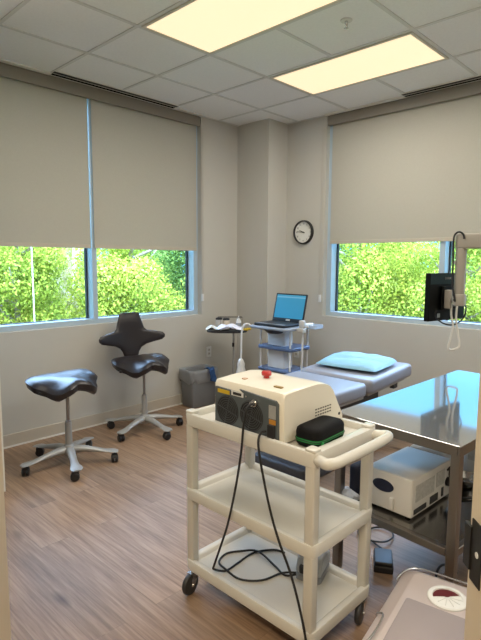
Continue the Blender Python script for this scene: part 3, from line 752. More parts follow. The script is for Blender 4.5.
# end ledge and handle at the right end
k = MB(); k.tube([(CX0+.030, CY0+.015, .795), (CX0+.018, CY0-.02, .797), (CX0+.010, CY0-.046, .800), (CX0+.055, CY0-.060, .800), (CX0+.20, CY0-.063, .800), (CX1-.055, CY0-.060, .800), (CX1-.010, CY0-.046, .800), (CX1-.018, CY0-.02, .797), (CX1-.03, CY0+.015, .795)], .0195, 14, 6)
k.build('push_handle', CREAM, uc, ang=60)
k = MB(); k.pillowbox(CX0+.045, CX1-.045, CY0+.012, CY0+.042, .80, .822, .008, .006); k.build('end_ledge', CREAM, uc)
for ax, ay in ((0, 0), (1, 0), (0, 1), (1, 1)):
    x = CX0+.028 if not ax else CX1-.03; y = CY0+.03 if not ay else CY1-.028
    M = Matrix.Translation((x, y, 0)) @ Matrix.Rotation({(0, 0): .5, (1, 0): .25, (0, 1): .15, (1, 1): .6}[(ax, ay)], 4, 'Z')
    c = MB()
    c.lathe([(0, -.012), (.030, -.013), (.044, -.010), (.048, -.004), (.048, .004), (.044, .010), (.030, .013), (0, .012)], c=(-.02, 0, .0482), axis='y', n=32, M=M)
    w = c.build('caster', DARK_PL, uc)
    f = MB()
    for s_ in (-1, 1): f.prism([(-.030, .042), (-.012, .040), (.022, .090), (-.022, .092)], 'y', s_*.016-.0015, s_*.016+.0015, M)
    f.box(-.024, .024, -.0175, .0175, .089, .0965, M); f.cyl((0, 0, .095), (0, 0, .1105), .012, n=12, M=M); f.cyl((-.02, -.020, .0482), (-.02, .020, .0482), .006, n=10, M=M)
    f.build('fork', CHROME, w, smooth=True)

# ------------------------------------------------------------------ cream laser machine on the cart
MX0, MX1, MY0, MY1, MZ = 1.392, 1.80, 1.130, 1.492, .807
lm = thing('medical_machine', 'cream medical console with grey twin-fan front on the utility cart', 'machine', (0, 0, 0))
poly = [(MX0+.006, MZ), (MX0+.002, .975), (MX0+.010, .990), (MX0+.10, .996), (MX0+.21, .998), (1.650, .991), (1.690, .976), (1.718, .948), (1.748, .895), (1.778, .85), (1.788, .825), (1.782, MZ)]
R = []
for y, e in ((MY0, .016), (MY0+.004, .008), (MY0+.014, .002), (MY0+.03, 0), (MY1-.03, 0), (MY1-.014, .002), (MY1-.004, .008), (MY1, .016)):
    c_ = (1.585, .90); R.append([(c_[0]+(x-c_[0])*(1-e*1.4), y, c_[1]+(z-c_[1])*(1-e*2.6) if z > MZ+.001 else z) for x, z in poly])
m = MB(); m.loft(R); o = m.build('housing', CREAMB, lm, ang=50)
# front panel (grey): upper edge steps
FX = MX0-.002
pp = [(MY0+.018, MZ+.004), (MY0+.018, .958), (MY0+.028, .972), (MY1-.135, .980), (MY1-.165, .966), (MY1-.012, .972), (MY1-.010, MZ+.004)]
pp = [(MY0+.020, MZ+.004), (MY0+.020, .950), (MY0+.030, .962), (MY1-.145, .974), (MY1-.170, .960), (MY1-.012, .964), (MY1-.010, MZ+.004)]
m = MB(); m.prism(pp, 'x', FX-.004, MX0+.02); lab(m.build('front_panel', PANEL, lm, bevel=.002), 'dark grey front panel')
def fan(yc, zc):
    k = MB(); k.lathe([(0, -.0010), (.060, -.0010), (.060, .002), (0, .002)], c=(FX-.004, yc, zc), axis='x', n=36)
    f = k.build('fan_grille', BLACK_PL, lm, smooth=False)
    q = MB()
    for r in (.012, .021, .030, .039, .048, .057): q.ring((FX-.0065, yc, zc), r, .0013, 'x', 32, 5)
    for a in (.25, PI/2+.25): q.tube([(FX-.007, yc-.057*math.cos(a), zc-.057*math.sin(a)), (FX-.007, yc+.057*math.cos(a), zc+.057*math.sin(a))], .0016, 5, 1)
    q.build('wire_ring', mat('ring_dark', (.060, .070, .077), .5), f)
fan(MY1-.083, .878); fan(MY1-.212, .882)
def plate(name, y0, y1, z0, z1, m, x=FX-.004, th=.0012):
    k = MB(); k.box(x-th, x+.001, y0, y1, z0, z1); return k.build(name, m, lm, smooth=False)
plate('warning_sticker', MY1-.095, MY1-.028, .942, .957, YELLOW)
plate('name_sticker', MY1-.170, MY1-.105, .944, .963, LABELW); plate('sticker_print', MY1-.160, MY1-.115, .948, .959, BLACK_PL, FX-.0052, .0006)
plate('rating_label', MY0+.028, MY0+.062, .893, .943, LABELG); plate('caution_label', MY0+.028, MY0+.060, .872, .890, ORANGE)
k = MB(); k.pillowbox(FX-.016, FX, MY0+.030, MY0+.062, .822, .872, .004, .003); k.build('power_inlet', BLACK_PL, lm)
k = MB(); k.cyl((FX-.03, MY1-.235, .938), (FX, MY1-.235, .938), .010); k.cyl((FX-.016, MY1-.235, .938), (FX, MY1-.235, .938), .014); k.build('hose_connector', CHROME, lm)
k = MB()
for yy, zz in ((MY1-.02, MZ+.012), (MY0+.03, MZ+.012), (MY1-.185, .953)): k.lathe([(0, -.002), (.004, -.002), (.004, .001), (0, .001)], c=(FX-.004, yy, zz), axis='x', n=10)
k.build('screw', CHROME, lm)
# emergency stop + pads + side vents
t_ = MB(); t_.lathe([(0, 0), (.012, 0), (.012, .012), (.020, .014), (.021, .026), (.018, .030), (0, .031)], c=(1.535, 1.335, .994)); t_.build('stop_button', RED, lm)
t_ = MB(); t_.lathe([(0, 0), (.024, 0), (.024, .002), (0, .002)], c=(1.535, 1.335, .9935)); lab(t_.build('button_collar', YELLOW, lm), 'yellow collar under red button')
k = MB(); k.pillowbox(1.447, 1.463, 1.185, 1.225, 0.993, .9985, .004, .002); k.build('top_badge', mat('brown_badge', (.28, .19, .06), .4), lm)
k = MB(); k.pillowbox(1.455, 1.475, 1.380, 1.40, 0.993, .9985, .004, .002); k.build('top_pad', mat('pink_pad', (.52, .36, .26), .4), lm)
k = MB()
for i in range(7):
    for j in range(3): k.box(1.59+i*.016, 1.600+i*.016, MY0-.0015, MY0+.012, .868+j*.012, .873+j*.012)
k.build('side_vent', mat('vent_dark', (.12, .11, .09), .6), lm, smooth=False)
k = MB(); k.lathe([(0, -.002), (.006, -.002), (.006, .01), (0, .01)], c=(1.757, MY0, .845), axis='y', n=12); k.build('side_screw', DARK_PL, lm)
k = MB()
for x, y in ((MX0+.04, MY0+.05), (MX0+.04, MY1-.05), (MX1-.06, MY0+.05), (MX1-.06, MY1-.05)): k.lathe([(0, 0), (.014, 0), (.014, .0085), (0, .0085)], c=(x, y, .7998))
k.build('foot', BLACK_RUB, lm)

# black zip case
t = thing('zip_case', 'small black zip case with green band on the cart top beside the machine', 'case', (1.536, 1.066, .7998), math.radians(3))
MB().pillowbox(-.103, .103, -.055, .055, .000, .074, .034, .020).build('shell', CASEM, t, ang=60)
m = MB(); m.rr(-.1042, .1042, -.0562, .0562, [(0, .022), (0, .034)], r=.035, cap=(False, False)); lab(m.build('zip_band', GREEN, t), 'bright green zip band')
m = MB(); m.rr(-.106, .106, -.058, .058, [(.0005, .0265), (0, .0275), (.0005, .0295)], r=.036, cap=(True, True)); m.build('zipper', BLACK_PL, t)
m = MB(); m.pillowbox(-.085, -.074, -.063, -.056, .010, .030, .002, .0015); m.build('zip_pull', GREEN, t)

# cables hanging from the machine
c = MB(); c.tube([(1.362, 1.257, .938), (1.335, 1.256, .925), (1.328, 1.266, .853), (1.330, 1.280, .743), (1.333, 1.312, .594), (1.338, 1.358, .434), (1.345, 1.41, .308), (1.352, 1.452, .213), (1.372, 1.476, .180), (1.41, 1.475, .155), (1.44, 1.462, .1495), (1.52, 1.468, .1495), (1.62, 1.47, .1495), (1.70, 1.42, .1495), (1.715, 1.37, .1495)], .0045, 8, 5)
o = c.build('power_cable', BLACK_RUB); tag(o, 'black cable from the machine connector down to the bottom cart tray, left one', 'cable')
c = MB(); c.tube([(1.372, 1.195, .846), (1.345, 1.197, .842), (1.328, 1.190, .80), (1.328, 1.162, .682), (1.328, 1.130, .578), (1.330, 1.090, .478), (1.332, 1.041, .387), (1.334, 1.004, .292), (1.336, .975, .192), (1.338, .956, .10), (1.345, .93, .02), (1.36, .88, .008), (1.42, .80, .006)], .0045, 8, 5)
o = c.build('power_cable', BLACK_RUB); tag(o, 'black cable from the machine inlet down past the cart corner to the floor', 'cable')
# foot switch on the bottom tray
fs_ = thing('foot_switch', 'grey foot switch with clear guard lying on the bottom cart tray', 'foot pedal', (1.690, 1.195, .145), math.radians(18))
MB().rr(-.075, .075, -.055, .055, [(.0, 0), (.0, .022), (.006, .03)], r=.02).build('base_plate', GREYDEV, fs_)
m = MB(); m.prism([(-.070, .028), (-.070, .078), (-.050, .092), (.0, .100), (.045, .088), (.070, .045), (.070, .028)], 'x', -.055, .055, Matrix.Rotation(PI/2, 4, 'Z')); m.build('guard', mat('guard_grey', (.42, .46, .50), .35, var=.05), fs_, bevel=.008)
m = MB(); m.pillowbox(-.078, -.02, -.038, .038, .03, .062, .01, .006); m.build('treadle', DARK_PL, fs_)
c = MB(); c.tube([(1.625, 1.215, .16), (1.586, 1.263, .1495), (1.606, 1.335, .1495), (1.628, 1.455, .158), (1.582, 1.524, .1495), (1.522, 1.555, .1495), (1.455, 1.53, .1495), (1.43, 1.462, .158), (1.433, 1.38, .1495), (1.492, 1.31, .1495), (1.582, 1.285, .1495), (1.612, 1.245, .158), (1.635, 1.205, .16)], .0045, 8, 5)
o = c.build('switch_cable', BLACK_RUB); tag(o, 'black cable looped around the bottom cart tray to the grey foot switch', 'cable')

# ------------------------------------------------------------------ stainless table
TL_, TW, TT = 1.19, .59, .778
TA = math.radians(-4.8)
tb = thing('steel_table', 'mirror-topped stainless steel table with lower shelf beside the cart', 'table', (1.955, 1.276, 0), TA)
# local x along length (away), local y from -TW..0
m = MB(); m.rr(0, TL_, -TW, 0, [(.002, TT-.004), (0, TT-.003), (0, TT-.001), (.001, TT)], r=.006); tp = m.build('table_top', STEEL, tb, smooth=False)
m = MB()
for a in ((0, TL_, -TW, -TW+.012), (0, TL_, -.012, 0), (0, .012, -TW+.012, -.012), (TL_-.012, TL_, -TW+.012, -.012)): m.box(a[0]+.001, a[1]-.001, a[2]+.001, a[3]-.001, TT-.044, TT-.0035)
ap = m.build('apron', STEELB, tb, bevel=.002)
TILT = math.radians(1.6)
for q_ in (tp, ap): q_.matrix_local = Matrix.Translation((0, 0, TT)) @ Matrix.Rotation(-TILT, 4, 'Y') @ Matrix.Translation((0, 0, -TT))
for a, b_ in ((0, 0), (0, 1), (1, 0), (1, 1)):
    x = .002 if not a else TL_-.038; y = -TW+.002 if not b_ else -.038
    k = MB(); k.rr(x, x+.036, y, y+.036, [(0, .02), (0, TT-.036+x*math.tan(TILT))], r=.003); lg = k.build('leg', STEELB, tb)
    k = MB(); k.lathe([(0, 0), (.020, 0), (.020, .012), (.012, .022), (0, .022)], c=(x+.018, y+.018, 0)); k.build('levelling_foot', BLACK_PL, lg)
SH = .352
m = MB(); m.box(.03, TL_-.03, -TW+.03, -.03, SH-.006, SH); m.build('lower_shelf', STEELD, tb, smooth=False)
m = MB()
for a in ((.042, TL_-.042, -TW+.006, -TW+.036), (.042, TL_-.042, -.036, -.006), (.006, .036, -TW+.042, -.042), (TL_-.036, TL_-.006, -TW+.042, -.042)): m.box(a[0], a[1], a[2], a[3], SH-.034, SH-.001)
m.build('shelf_rail', STEELB, tb, bevel=.002)

# white device on the shelf: front faces -x, right side (labels) faces -y
dv = thing('medical_device', 'white boxy device with dark oval handle hole on the table shelf', 'device', (2.018, .920, SH+.001), math.radians(-3))
MB().pillowbox(0, .372, 0, .232, .010, .182, .010, .006).build('case', WHITE_DEV, dv)
k = MB(); k.lathe([(0, -.003), (.5, -.003), (.5, .004), (0, .004)], axis='x', n=32, M=Matrix.Translation((0, .14, .118)) @ Matrix.Diagonal((1, .105, .056, 1))); lab(k.build('handle_hole', NAVY, dv, smooth=False), 'dark oval handle recess')
k = MB(); k.pillowbox(-.012, .002, .083, .102, .022, .075, .004, .003); k.build('latch', WHITE_DEV, dv)
def dpl(name, x0, x1, z0, z1, m, th=.002):
    k = MB(); k.box(x0, x1, -th, .001, z0, z1); return k.build(name, m, dv, smooth=False)
dpl('back_label', .03, .20, .075, .150, mat('print_label', (.46, .46, .44), .5, var=.35, scale=70))
dpl('back_label', .22, .30, .085, .155, MATS['print_label'])
dpl('port', .02, .13, .022, .045, BLACK_PL); dpl('port', .165, .24, .022, .058, BLACK_PL); dpl('port', .275, .295, .025, .068, BLACK_PL)
k = MB(); k.lathe([(0, -.012), (.020, -.012), (.022, 0), (0, 0)], c=(.332, 0, .082), axis='y'); k.build('fan_port', BLACK_PL, dv)
k = MB(); k.tube([(.322, -.004, .14), (.327, -.014, .158), (.338, -.010, .145), (.336, -.008, .115), (.333, -.018, .085), (.35, -.028, .05), (.36, -.045, .012), (.42, -.10, .006), (.52, -.16, .006)], .0045, 8); k.build('device_cord', BLACK_RUB, dv)
k = MB()
for x, y in ((.03, .03), (.34, .03), (.03, .20), (.34, .20)): k.lathe([(0, 0), (.012, 0), (.012, .012), (0, .012)], c=(x, y, 0), n=12)
k.build('foot', BLACK_RUB, dv)
# second device behind
d2 = thing('medical_device', 'white rounded-top device standing behind the boxy one on the table shelf', 'device', (2.47, .958, SH+.001), 0)
m = MB(); m.prism([(0, 0), (0, .13), (.010, .155), (.03, .165), (.17, .170), (.19, .160), (.20, .14), (.20, 0)], 'x', 0, .19, Matrix.Rotation(0, 4, 'Z')); m.build('case', mat('pale_device', (.62, .66, .70), .35), d2, bevel=.01)
k = MB(); k.box(-.002, .001, .03, .17, .03, .045); k.build('trim_strip', mat('trim_blue', (.2, .3, .45), .4), d2)
d3 = thing('medical_device', 'white panel device with printed labels right of the near table leg', 'device', (2.68, .868, SH+.001), 0)
MB().pillowbox(0, .30, -.125, .10, .0, .33, .012, .008).build('case', WHITE_DEV, d3)
k = MB(); k.box(-.002, .001, -.10, .06, .09, .27); k.build('back_label', MATS['print_label'], d3, smooth=False)
k = MB(); k.box(-.004, .0005, -.06, -.045, .11, .19); k.box(-.004, .0005, -.09, -.075, .15, .17); k.build('port', BLACK_PL, d3, smooth=False)
# coiled silver bowl / hose
t = thing('steel_bowl', 'small shiny metal bowl on the table shelf at the right edge of view', 'bowl', (2.555, .885, SH+.001), 0)
MB().lathe([(0, 0), (.035, 0), (.055, .012), (.070, .045), (.073, .047), (.070, .048), (.052, .018), (0, .008)]).build('bowl', CHROME, t)
# white cloth bag and navy strap behind the cart
t = thing('fabric_bag', 'navy fabric bag with crumpled white cloth between cart and white device', 'bag', (2.02, 1.21, SH+.001), math.radians(-8))
m = MB(); m.pillowbox(-.010, .13, -.035, .030, 0, .17, .03, .02); m.build('pouch', NAVY, t, ang=60)
def wad(u, v):
    a = u*2*PI; b_ = v*PI; r = .05*(1+.9*noise.noise(Vector((math.cos(a)*2, math.sin(a)*2, v*7))))
    return (-.025+r*math.sin(b_)*math.cos(a)*.7, .01+r*math.sin(b_)*math.sin(a)*1.1, max(.004, .026+r*math.cos(b_)*.62))
vs = []
cloth('white_cloth', wad, 18, 10, mat('white_cloth', (.62, .66, .74), .8, var=.1, bump=.4, bscale=30), t, .002)

# floor pedal
t = thing('floor_pedal', 'black square foot pedal on the floor under the steel table', 'foot pedal', (2.165, 1.118, 0), math.radians(30))
MB().pillowbox(-.075, .075, -.045, .045, 0, .034, .008, .005).build('base', BLACK_PL, t)
M = Matrix.Translation((0, 0, .036)) @ Matrix.Rotation(math.radians(3), 4, 'Y')
m = MB(); m.pillowbox(-.072, .070, -.042, .042, 0, .014, .008, .004, M); m.build('treadle', DARK_PL, t)
c = MB(); c.tube([(2.232, 1.155, .03), (2.27, 1.18, .012), (2.30, 1.24, .008), (2.33, 1.30, .008), (2.40, 1.33, .008), (2.46, 1.30, .010), (2.46, 1.23, .014), (2.40, 1.19, .018), (2.33, 1.20, .018), (2.29, 1.26, .018), (2.31, 1.34, .012), (2.40, 1.38, .008), (2.50, 1.36, .008), (2.60, 1.30, .007)], .0045, 8, 5)
o = c.build('pedal_cord', BLACK_RUB); tag(o, 'black coiled cord on the floor running to the square foot pedal', 'cord')
c = MB(); c.tube([(2.34, .83, .007), (2.30, .865, .05), (2.25, .875, .062), (2.20, .870, .05), (2.17, .858, .007), (2.15, .80, .006)], .0055, 8, 5)
o = c.build('extension_cable', BLACK_RUB); tag(o, 'black cord arching off the floor beside the near steel table leg', 'cord')

# ------------------------------------------------------------------ plastic tub in the right foreground
tu = thing('storage_tub', 'frosted pink-white plastic tub with wire handles and vented lid, bottom right', 'tub', (1.502, .545, 0), math.radians(9.5))
TX, TY, TZ = .265, .205, .35
MB().rr(-TX, TX, -TY, TY, [(.035, 0), (.028, .006), (.006, TZ-.05), (.004, TZ-.045), (.006, TZ-.040)], r=.05).build('body', TUBM, tu, ang=50)
MB().rr(-TX, TX, -TY, TY, [(-.006, TZ-.050, .055), (-.008, TZ-.046, .056), (-.008, TZ-.028, .056), (-.002, TZ-.022, .05), (.022, TZ-.016, .04), (.034, TZ-.003, .035), (.042, TZ, .03)], r=.05).build('lid', TUBM, tu, ang=50)
m = MB(); m.rr(-.20, .058, -.155, .150, [(0, TZ-.0005), (.002, TZ+.003), (.008, TZ+.0045)], r=.01); m.build('lid_panel', TUBIN, tu, ang=40)
VC = (.130, .036, TZ)
m = MB(); m.lathe([(.046, -.001), (.064, -.001), (.064, .004), (.060, .007), (.048, .007), (.046, .003)], c=VC, n=40, hollow=True); m.build('vent_ring', WHITE_PL, tu)
m = MB(); m.lathe([(0, 0), (.046, 0), (.046, .003), (0, .003)], c=VC, n=40); dk = m.build('vent_opening', DARKRED, tu); lab(dk, 'dark red opening inside white ring')
m = MB(); N_ = 14
pts = [(VC[0], VC[1])]+[(VC[0]+.047*math.cos(a), VC[1]+.047*math.sin(a)) for a in [math.radians(118+196*i/N_) for i in range(N_+1)]]
m.prism(pts, 'z', TZ+.0025, TZ+.0055)
shutter = m.build('vent_shutter', WHITE_PL, tu, smooth=False)
m = MB()
for i in range(7):
    a = math.radians(122+188*i/6); m.tube([(VC[0]+.008*math.cos(a), VC[1]+.008*math.sin(a), TZ+.006), (VC[0]+.046*math.cos(a), VC[1]+.046*math.sin(a), TZ+.006)], .0016, 5, 1)
m.build('rib', LABELW, shutter)
k = MB(); zz = TZ-.020
k.tube([(.170, TY+.008, zz-.012), (.172, TY+.010, zz+.004), (.20, TY+.002, zz+.012), (TX-.03, TY-.014, zz+.014), (TX-.006, TY-.045, zz+.013), (TX+.002, .10, zz+.012), (TX+.002, -.14, zz+.012), (TX+.008, -.155, zz), (TX+.006, -.150, zz-.012)], .0032, 8, 4)
k.build('wire_handle', WIRE, tu)
k = MB(); k.tube([(-.050, TY+.008, zz-.010), (-.052, TY+.006, zz+.004), (-.060, TY-.016, zz+.014), (-.13, TY-.022, zz+.016), (-.20, TY-.016, zz+.014), (-.208, TY+.006, zz+.004), (-.210, TY+.008, zz-.010)], .0032, 8, 4)
k.build('wire_handle', WIRE, tu)

# ------------------------------------------------------------------ monitor on a ceiling arm
A_ = Vector((3.025, 1.327, 0)); B2 = Vector((3.420, 1.262, 0)); dx = (B2-A_).normalized(); nb = Vector((dx.y, -dx.x, 0))   # nb: back side, toward the camera
if nb.y > 0: nb = -nb
MM = Matrix(((dx.x, -nb.x, 0, A_.x), (dx.y, -nb.y, 0, A_.y), (0, 0, 1, 0), (0, 0, 0, 1)))      # local x along width, local y away from the camera
MW = (B2-A_).length
mo = thing('monitor', 'black flat monitor seen from behind on the ceiling arm at the right window', 'monitor', (0, 0, 0))
m = MB(); m.pillowbox(0, MW, 0, .035, 1.105, 1.400, .006, .004, MM); m.build('back_cover', MON, mo)
m = MB(); m.box(.004, MW-.004, -.002, .001, 1.332, 1.396, MM); lab(m.build('top_band', MONTOP, mo, bevel=.001), 'dark teal band along the top')
m = MB(); m.box(.012, MW-.012, .034, .0365, 1.118, 1.388, MM); m.build('screen', mat('off_screen', (.01, .01, .012), .1), mo)
m = MB(); m.pillowbox(MW/2-.09, MW/2+.09, -.020, .001, 1.17, 1.32, .02, .008, MM); m.build('rear_bulge', MON, mo)
# small unreadable grey marks where the maker's name stands
m = MB()
for i, w in enumerate((.012, .012, .012, .013, .012, .012)): m.ring((MW*.40+i*.016, -.0028, 1.368), .0055, .0014, 'y', 12, 5, MM)
m.build('mark', LABELG, mo)
m = MB(); m.box(.09, .12, -.001, .001, 1.125, 1.15, MM); m.build('sticker', LABELG, mo)
ar = thing('ceiling_mount', 'beige ceiling-hung support arm with hanging wire handle holding the monitor', 'arm', (0, 0, 0))
P0 = Vector((3.028, 1.150, 0))
Pc = MM @ Vector((MW/2, -.02, 0))
ax = Vector((.05, -.54, 0))                  # horizontal arm runs toward the right of view, to a ceiling column
m = MB(); d = ax.normalized(); nrm = Vector((-d.y, d.x, 0))
MA = Matrix(((d.x, nrm.x, 0, P0.x), (d.y, nrm.y, 0, P0.y), (0, 0, 1, 0), (0, 0, 0, 1)))
m.pillowbox(-.036, .62, -.032, .032, 1.545, 1.632, .025, .012, MA); m.build('horizontal_arm', ARM, ar, ang=50)
m = MB(); m.cyl(MA @ Vector((.58, 0, 1.62)), MA @ Vector((.58, 0, ZC-.02)), .045); m.lathe([(0, ZC-.03), (.12, ZC-.03), (.12, ZC-.002), (0, ZC-.002)], c=tuple(MA @ Vector((.58, 0, 0)))); m.build('ceiling_column', ARM, ar)
m = MB(); m.pillowbox(-.030, .026, -.029, .029, 1.26, 1.60, .022, .01, MA); m.build('drop_arm', ARM, ar, ang=50)
m = MB(); m.pillowbox(-.030, .034, -.034, .034, 1.215, 1.285, .02, .01, MA); m.build('lower_knuckle', ARM, ar, ang=50)
m = MB(); q0 = Vector((P0.x, P0.y, 1.245)); q1 = Vector((Pc.x, Pc.y, 1.240)); m.tube([q0, q0*.5+q1*.5, q1], .020, 10, 2); m.build('tilt_link', SILVER, ar)
m = MB(); m.pillowbox(MW/2-.055, MW/2+.055, -.036, -.020, 1.19, 1.29, .01, .004, MM); m.build('mount_plate', BLACK_PL, ar)
m = MB(); m.pillowbox(.105, .130, -.075, -.030, 1.185, 1.300, .010, .006, MM); m.build('grip_bracket', ARM, ar)
hb = q0*.35+q1*.65
m = MB(); hx = Vector((math.sin(AZ), -math.cos(AZ), 0)); c0 = Vector((hb.x, hb.y, 0))+hx*.010
m.tube([c0-hx*.022+Vector((0, 0, 1.235)), c0-hx*.020+Vector((0, 0, 1.15)), c0-hx*.006+Vector((0, 0, 1.08)), c0-hx*.018+Vector((0, 0, 1.0)), c0-hx*.028+Vector((0, 0, .945)), c0-hx*.010+Vector((0, 0, .928)), c0+hx*.030+Vector((0, 0, .940)), c0+hx*.040+Vector((0, 0, .965)), c0+hx*.028+Vector((0, 0, 1.03)), c0+hx*.014+Vector((0, 0, 1.10)), c0+hx*.012+Vector((0, 0, 1.17)), c0+hx*.016+Vector((0, 0, 1.235))], .0068, 8, 4)
m.build('wire_handle', mat('wire_white', (.70, .68, .62), .35, .1), ar)
cb = MB(); r0 = MA @ Vector((-.046, -.01, 0)); z_ = lambda v, z: (v.x, v.y, z)
up_ = [(.02, 1.600), (.012, 1.628), (-.012, 1.640), (-.034, 1.622), (-.038, 1.58), (-.036, 1.50), (-.034, 1.42), (-.032, 1.34), (-.020, 1.28), (-.012, 1.24)]
cb.tube([z_(MA @ Vector((a, -.036, 0)), z) for a, z in up_], .0055, 8)
cl = c0-hx*.01
cb.tube([z_(MA @ Vector((-.02, -.040, 0)), 1.25), z_(cl+hx*.075, 1.20), z_(cl+hx*.068, 1.13), z_(cl+hx*.01, 1.085), z_(cl-hx*.06, 1.095), z_(cl-hx*.11, 1.14), z_(cl-hx*.10, 1.175)], .0045, 8)
cb.build('cable', BLACK_RUB, ar)
m = MB(); m.pillowbox(-.040, -.026, -.030, .01, 1.455, 1.475, .003, .002, MA); m.build('cable_clip', LABELW, ar)

# ------------------------------------------------------------------ outside: ground, trees, pole
struct(MB().box(-60, 90, -60, 90, -5.2, -5.0).build('ground', GROUND, smooth=False))
def crown_mesh(seed, nb, nq, ax_, size, bare=False):
    r = random.Random(seed); vs = []; fs = []
    for b_ in range(nb):
        while True:
            p = Vector((r.uniform(-1, 1), r.uniform(-1, 1), r.uniform(-1, 1)))
            if p.length < 1 and p.length > .25: break
        c_ = Vector((p.x*ax_[0]*.80, p.y*ax_[1]*.80, p.z*ax_[2]*.85)); br = r.uniform(.55, 1.05)
        for q in range(nq):
            d = Vector((r.gauss(0, 1), r.gauss(0, 1), r.gauss(0, 1)+.25)).normalized()
            pos = c_+d*br*r.uniform(.65, 1.05)*Vector((1, 1, .75)).length/1.6
            nr = (d+Vector((r.gauss(0, .6), r.gauss(0, .6), r.gauss(0, .6)))).normalized()
            a = nr.orthogonal().normalized(); bb = nr.cross(a); an = r.uniform(0, PI); a, bb = a*math.cos(an)+bb*math.sin(an), bb*math.cos(an)-a*math.sin(an)
            s_ = size*r.uniform(.6, 1.3); w_ = s_*(.22 if bare else .62); o = len(vs)
            vs += [tuple(pos-a*s_), tuple(pos+bb*w_+nr*s_*.15), tuple(pos+a*s_), tuple(pos-bb*w_+nr*s_*.15)]
            fs.append((o, o+1, o+2, o+3))
    return vs, fs
def make_tree(kind, seed, label, group, loc, leaf, bark, ax_=(1.9, 1.9, 3.4), nb=46, nq=640, size=.056, bare=False):
    t = thing('tree', label, 'tree', loc, group=group)
    vs, fs = crown_mesh(seed, nb, nq, ax_, size, bare); m = MB(); m.add([(v[0], v[1], v[2]+5.4) for v in vs], fs)
    me = bpy.data.meshes.new('crown'); me.from_pydata(m.v, [], m.f); me.materials.append(leaf)
    o = bpy.data.objects.new('crown', me); col.objects.link(o); o.parent = t
    k = MB(); k.tube([(0, 0, 0), (.05, .03, 2.5), (-.04, .06, 5), (.05, 0, 7.8)], .20, 10, 4, r2=.04)
    r = random.Random(seed+50)
    for i in range(7):
        z = r.uniform(3, 7); a = r.uniform(0, 2*PI); L = r.uniform(1.2, 2.2)
        k.tube([(0, 0, z), (L*.5*math.cos(a), L*.5*math.sin(a), z+.5), (L*math.cos(a), L*math.sin(a), z+1.3)], .07, 6, 3, r2=.015)
    k.build('trunk', bark, t)
    return t
GA, GB = 'trees outside the pair of windows behind the stools', 'trees outside the window above the exam bed'
LA = {'y': 'yellow-green tree in the wood outside the pair of windows behind the stools', 'g': 'darker green tree in the wood outside the pair of windows behind the stools', 'p': 'pale nearly bare tree in the wood outside the pair of windows behind the stools'}
LB = {'y': 'yellow-green tree in the wood outside the window above the exam bed', 'g': 'darker green tree in the wood outside the window above the exam bed', 'p': 'pale nearly bare tree in the wood outside the window above the exam bed'}
protos = {'y': [make_tree('y', 11, LA['y'], GA, (0, 0, -5), LEAFY, BARK), make_tree('y', 12, LA['y'], GA, (0, 0, -5), LEAFY, BARK)],
          'g': [make_tree('g', 21, LA['g'], GA, (0, 0, -5), LEAFG, BARK)],
          'p': [make_tree('p', 31, LA['p'], GA, (0, 0, -5), LEAFP, PALEBARK, nb=40, nq=420, size=.07, bare=True)]}
used = {}
spots = []
rows = (('A', 18.5, (45.5, 56, 67.5, 77), 'yyyy'), ('A', 22.5, (50.5, 62.5, 71.5), 'gpg'), ('A', 27, (45, 54.5, 64, 73.5), 'ygyy'),
        ('B', 18.0, (10, 20.5, 31, 40), 'yyyg'), ('B', 22.0, (15, 25.5, 35.5), 'gyg'), ('B', 26.5, (9, 18.5, 28, 37), 'ygyy'))
for side, R0, azs, kinds in rows:
    for az, kind in zip(azs, kinds): spots.append((side, az+rnd.uniform(-.5, .5), R0+rnd.uniform(-.4, .4), kind))
for side, az, R_, kind in spots:
    lst = protos[kind]; i = used.get(kind, 0); used[kind] = i+1
    x, y = R_*math.cos(math.radians(az)), R_*math.sin(math.radians(az)); L_ = (LA if side == 'A' else LB)[kind]; G_ = GA if side == 'A' else GB
    zb = -5-.0*rnd.random()
    if i < len(lst): o = lst[i]; o.location = (x, y, zb); o.rotation_euler = (0, 0, rnd.uniform(0, 6)); o['label'] = L_; o['group'] = G_
    else: o = dup(lst[i % len(lst)], (x, y, zb), rnd.uniform(0, 6), L_, G_)
    s_ = rnd.uniform(.92, 1.1); o.scale = (s_, s_, s_)
# undergrowth: low leafy mass between the trunks
vs, fs = [], []
r = random.Random(5)
for i in range(80000):
    az = math.radians(r.uniform(4, 82)); R_ = r.uniform(18, 29.5); h = -5+(4.6+max(0, R_-24)*.9)*r.random()**.6
    p = Vector((R_*math.cos(az), R_*math.sin(az), h))
    nr = Vector((r.gauss(0, 1), r.gauss(0, 1), r.gauss(0, 1)+.6)).normalized(); a = nr.orthogonal().normalized(); b_ = nr.cross(a); s_ = r.uniform(.04, .10); o = len(vs)
    vs += [tuple(p-a*s_), tuple(p+b_*s_*.6), tuple(p+a*s_), tuple(p-b_*s_*.6)]; fs.append((o, o+1, o+2, o+3))
me = bpy.data.meshes.new('undergrowth'); me.from_pydata(vs, [], fs); me.materials.append(LEAFY)
o = bpy.data.objects.new('undergrowth', me); col.objects.link(o); o['kind'] = 'stuff'; tag(o, 'dense low yellow-green undergrowth between the trees outside both windows', 'undergrowth')
# slim pole outside the left pane
t = thing('outdoor_pole', 'slim pale pole outside the far-left window pane', 'pole', (6.12, 13.85, -5))
MB().lathe([(0, 0), (.024, 0), (.018, 9.5), (0, 9.5)], n=12).build('shaft', POLEM, t)
MB().lathe([(0, 0), (.12, 0), (.12, .04), (0, .04)], n=16).build('base_flange', POLEM, t)

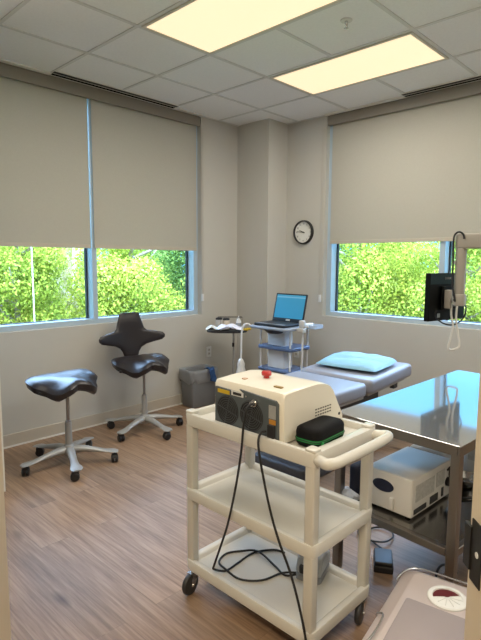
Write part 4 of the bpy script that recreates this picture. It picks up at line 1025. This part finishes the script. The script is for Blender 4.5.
# ------------------------------------------------------------------ light, sky, camera
w = bpy.data.worlds.new('sky'); sc.world = w; w.use_nodes = True; nt = w.node_tree
bg = nt.nodes['Background']; tc = nt.nodes.new('ShaderNodeTexCoord'); sp = nt.nodes.new('ShaderNodeSeparateXYZ')
nt.links.new(tc.outputs['Generated'], sp.inputs[0])
r = nt.nodes.new('ShaderNodeValToRGB'); els = [(0, (.24, .76, 1.3)), (.18, (.19, .72, 1.3)), (.33, (.19, .70, 1.3)), (.43, (3.4, 5.6, 9.2)), (1, (5.8, 7.8, 11.5))]
r.color_ramp.elements[0].position = 0; r.color_ramp.elements[0].color = (*els[0][1], 1)
r.color_ramp.elements[1].position = 1; r.color_ramp.elements[1].color = (*els[-1][1], 1)
for q_, c_ in els[1:-1]: e = r.color_ramp.elements.new(q_); e.color = (*c_, 1)
nt.links.new(sp.outputs['Z'], r.inputs[0]); nt.links.new(r.outputs[0], bg.inputs['Color']); bg.inputs['Strength'].default_value = SKY
su = bpy.data.lights.new('sun', 'SUN'); su.energy = SUN; su.color = (1, .93, .78); su.angle = .01
so = bpy.data.objects.new('sun', su); col.objects.link(so)
so.rotation_euler = Vector((.62, .70, -.58)).to_track_quat('-Z', 'Y').to_euler()

cam = bpy.data.cameras.new('camera'); co = bpy.data.objects.new('camera', cam); col.objects.link(co)
yaw, pitch, roll = math.radians(44.0266), math.radians(6.5552), math.radians(.314)
f = Vector((math.cos(yaw)*math.cos(pitch), math.sin(yaw)*math.cos(pitch), -math.sin(pitch))); rt = Vector((math.sin(yaw), -math.cos(yaw), 0)); up = rt.cross(f)
r2, u2 = rt*math.cos(roll)+up*math.sin(roll), up*math.cos(roll)-rt*math.sin(roll)
co.matrix_world = Matrix(((r2.x, u2.x, -f.x, 0), (r2.y, u2.y, -f.y, 0), (r2.z, u2.z, -f.z, 1.4658), (0, 0, 0, 1)))
cam.sensor_fit = 'HORIZONTAL'; cam.sensor_width = 36; cam.lens = 510*36/481; cam.clip_start = .05; cam.clip_end = 300
sc.camera = co
vs_ = sc.view_settings; vs_.view_transform = 'Standard'; vs_.look = 'None'; vs_.gamma = 1; vs_.use_curve_mapping = False; vs_.exposure = 0.17
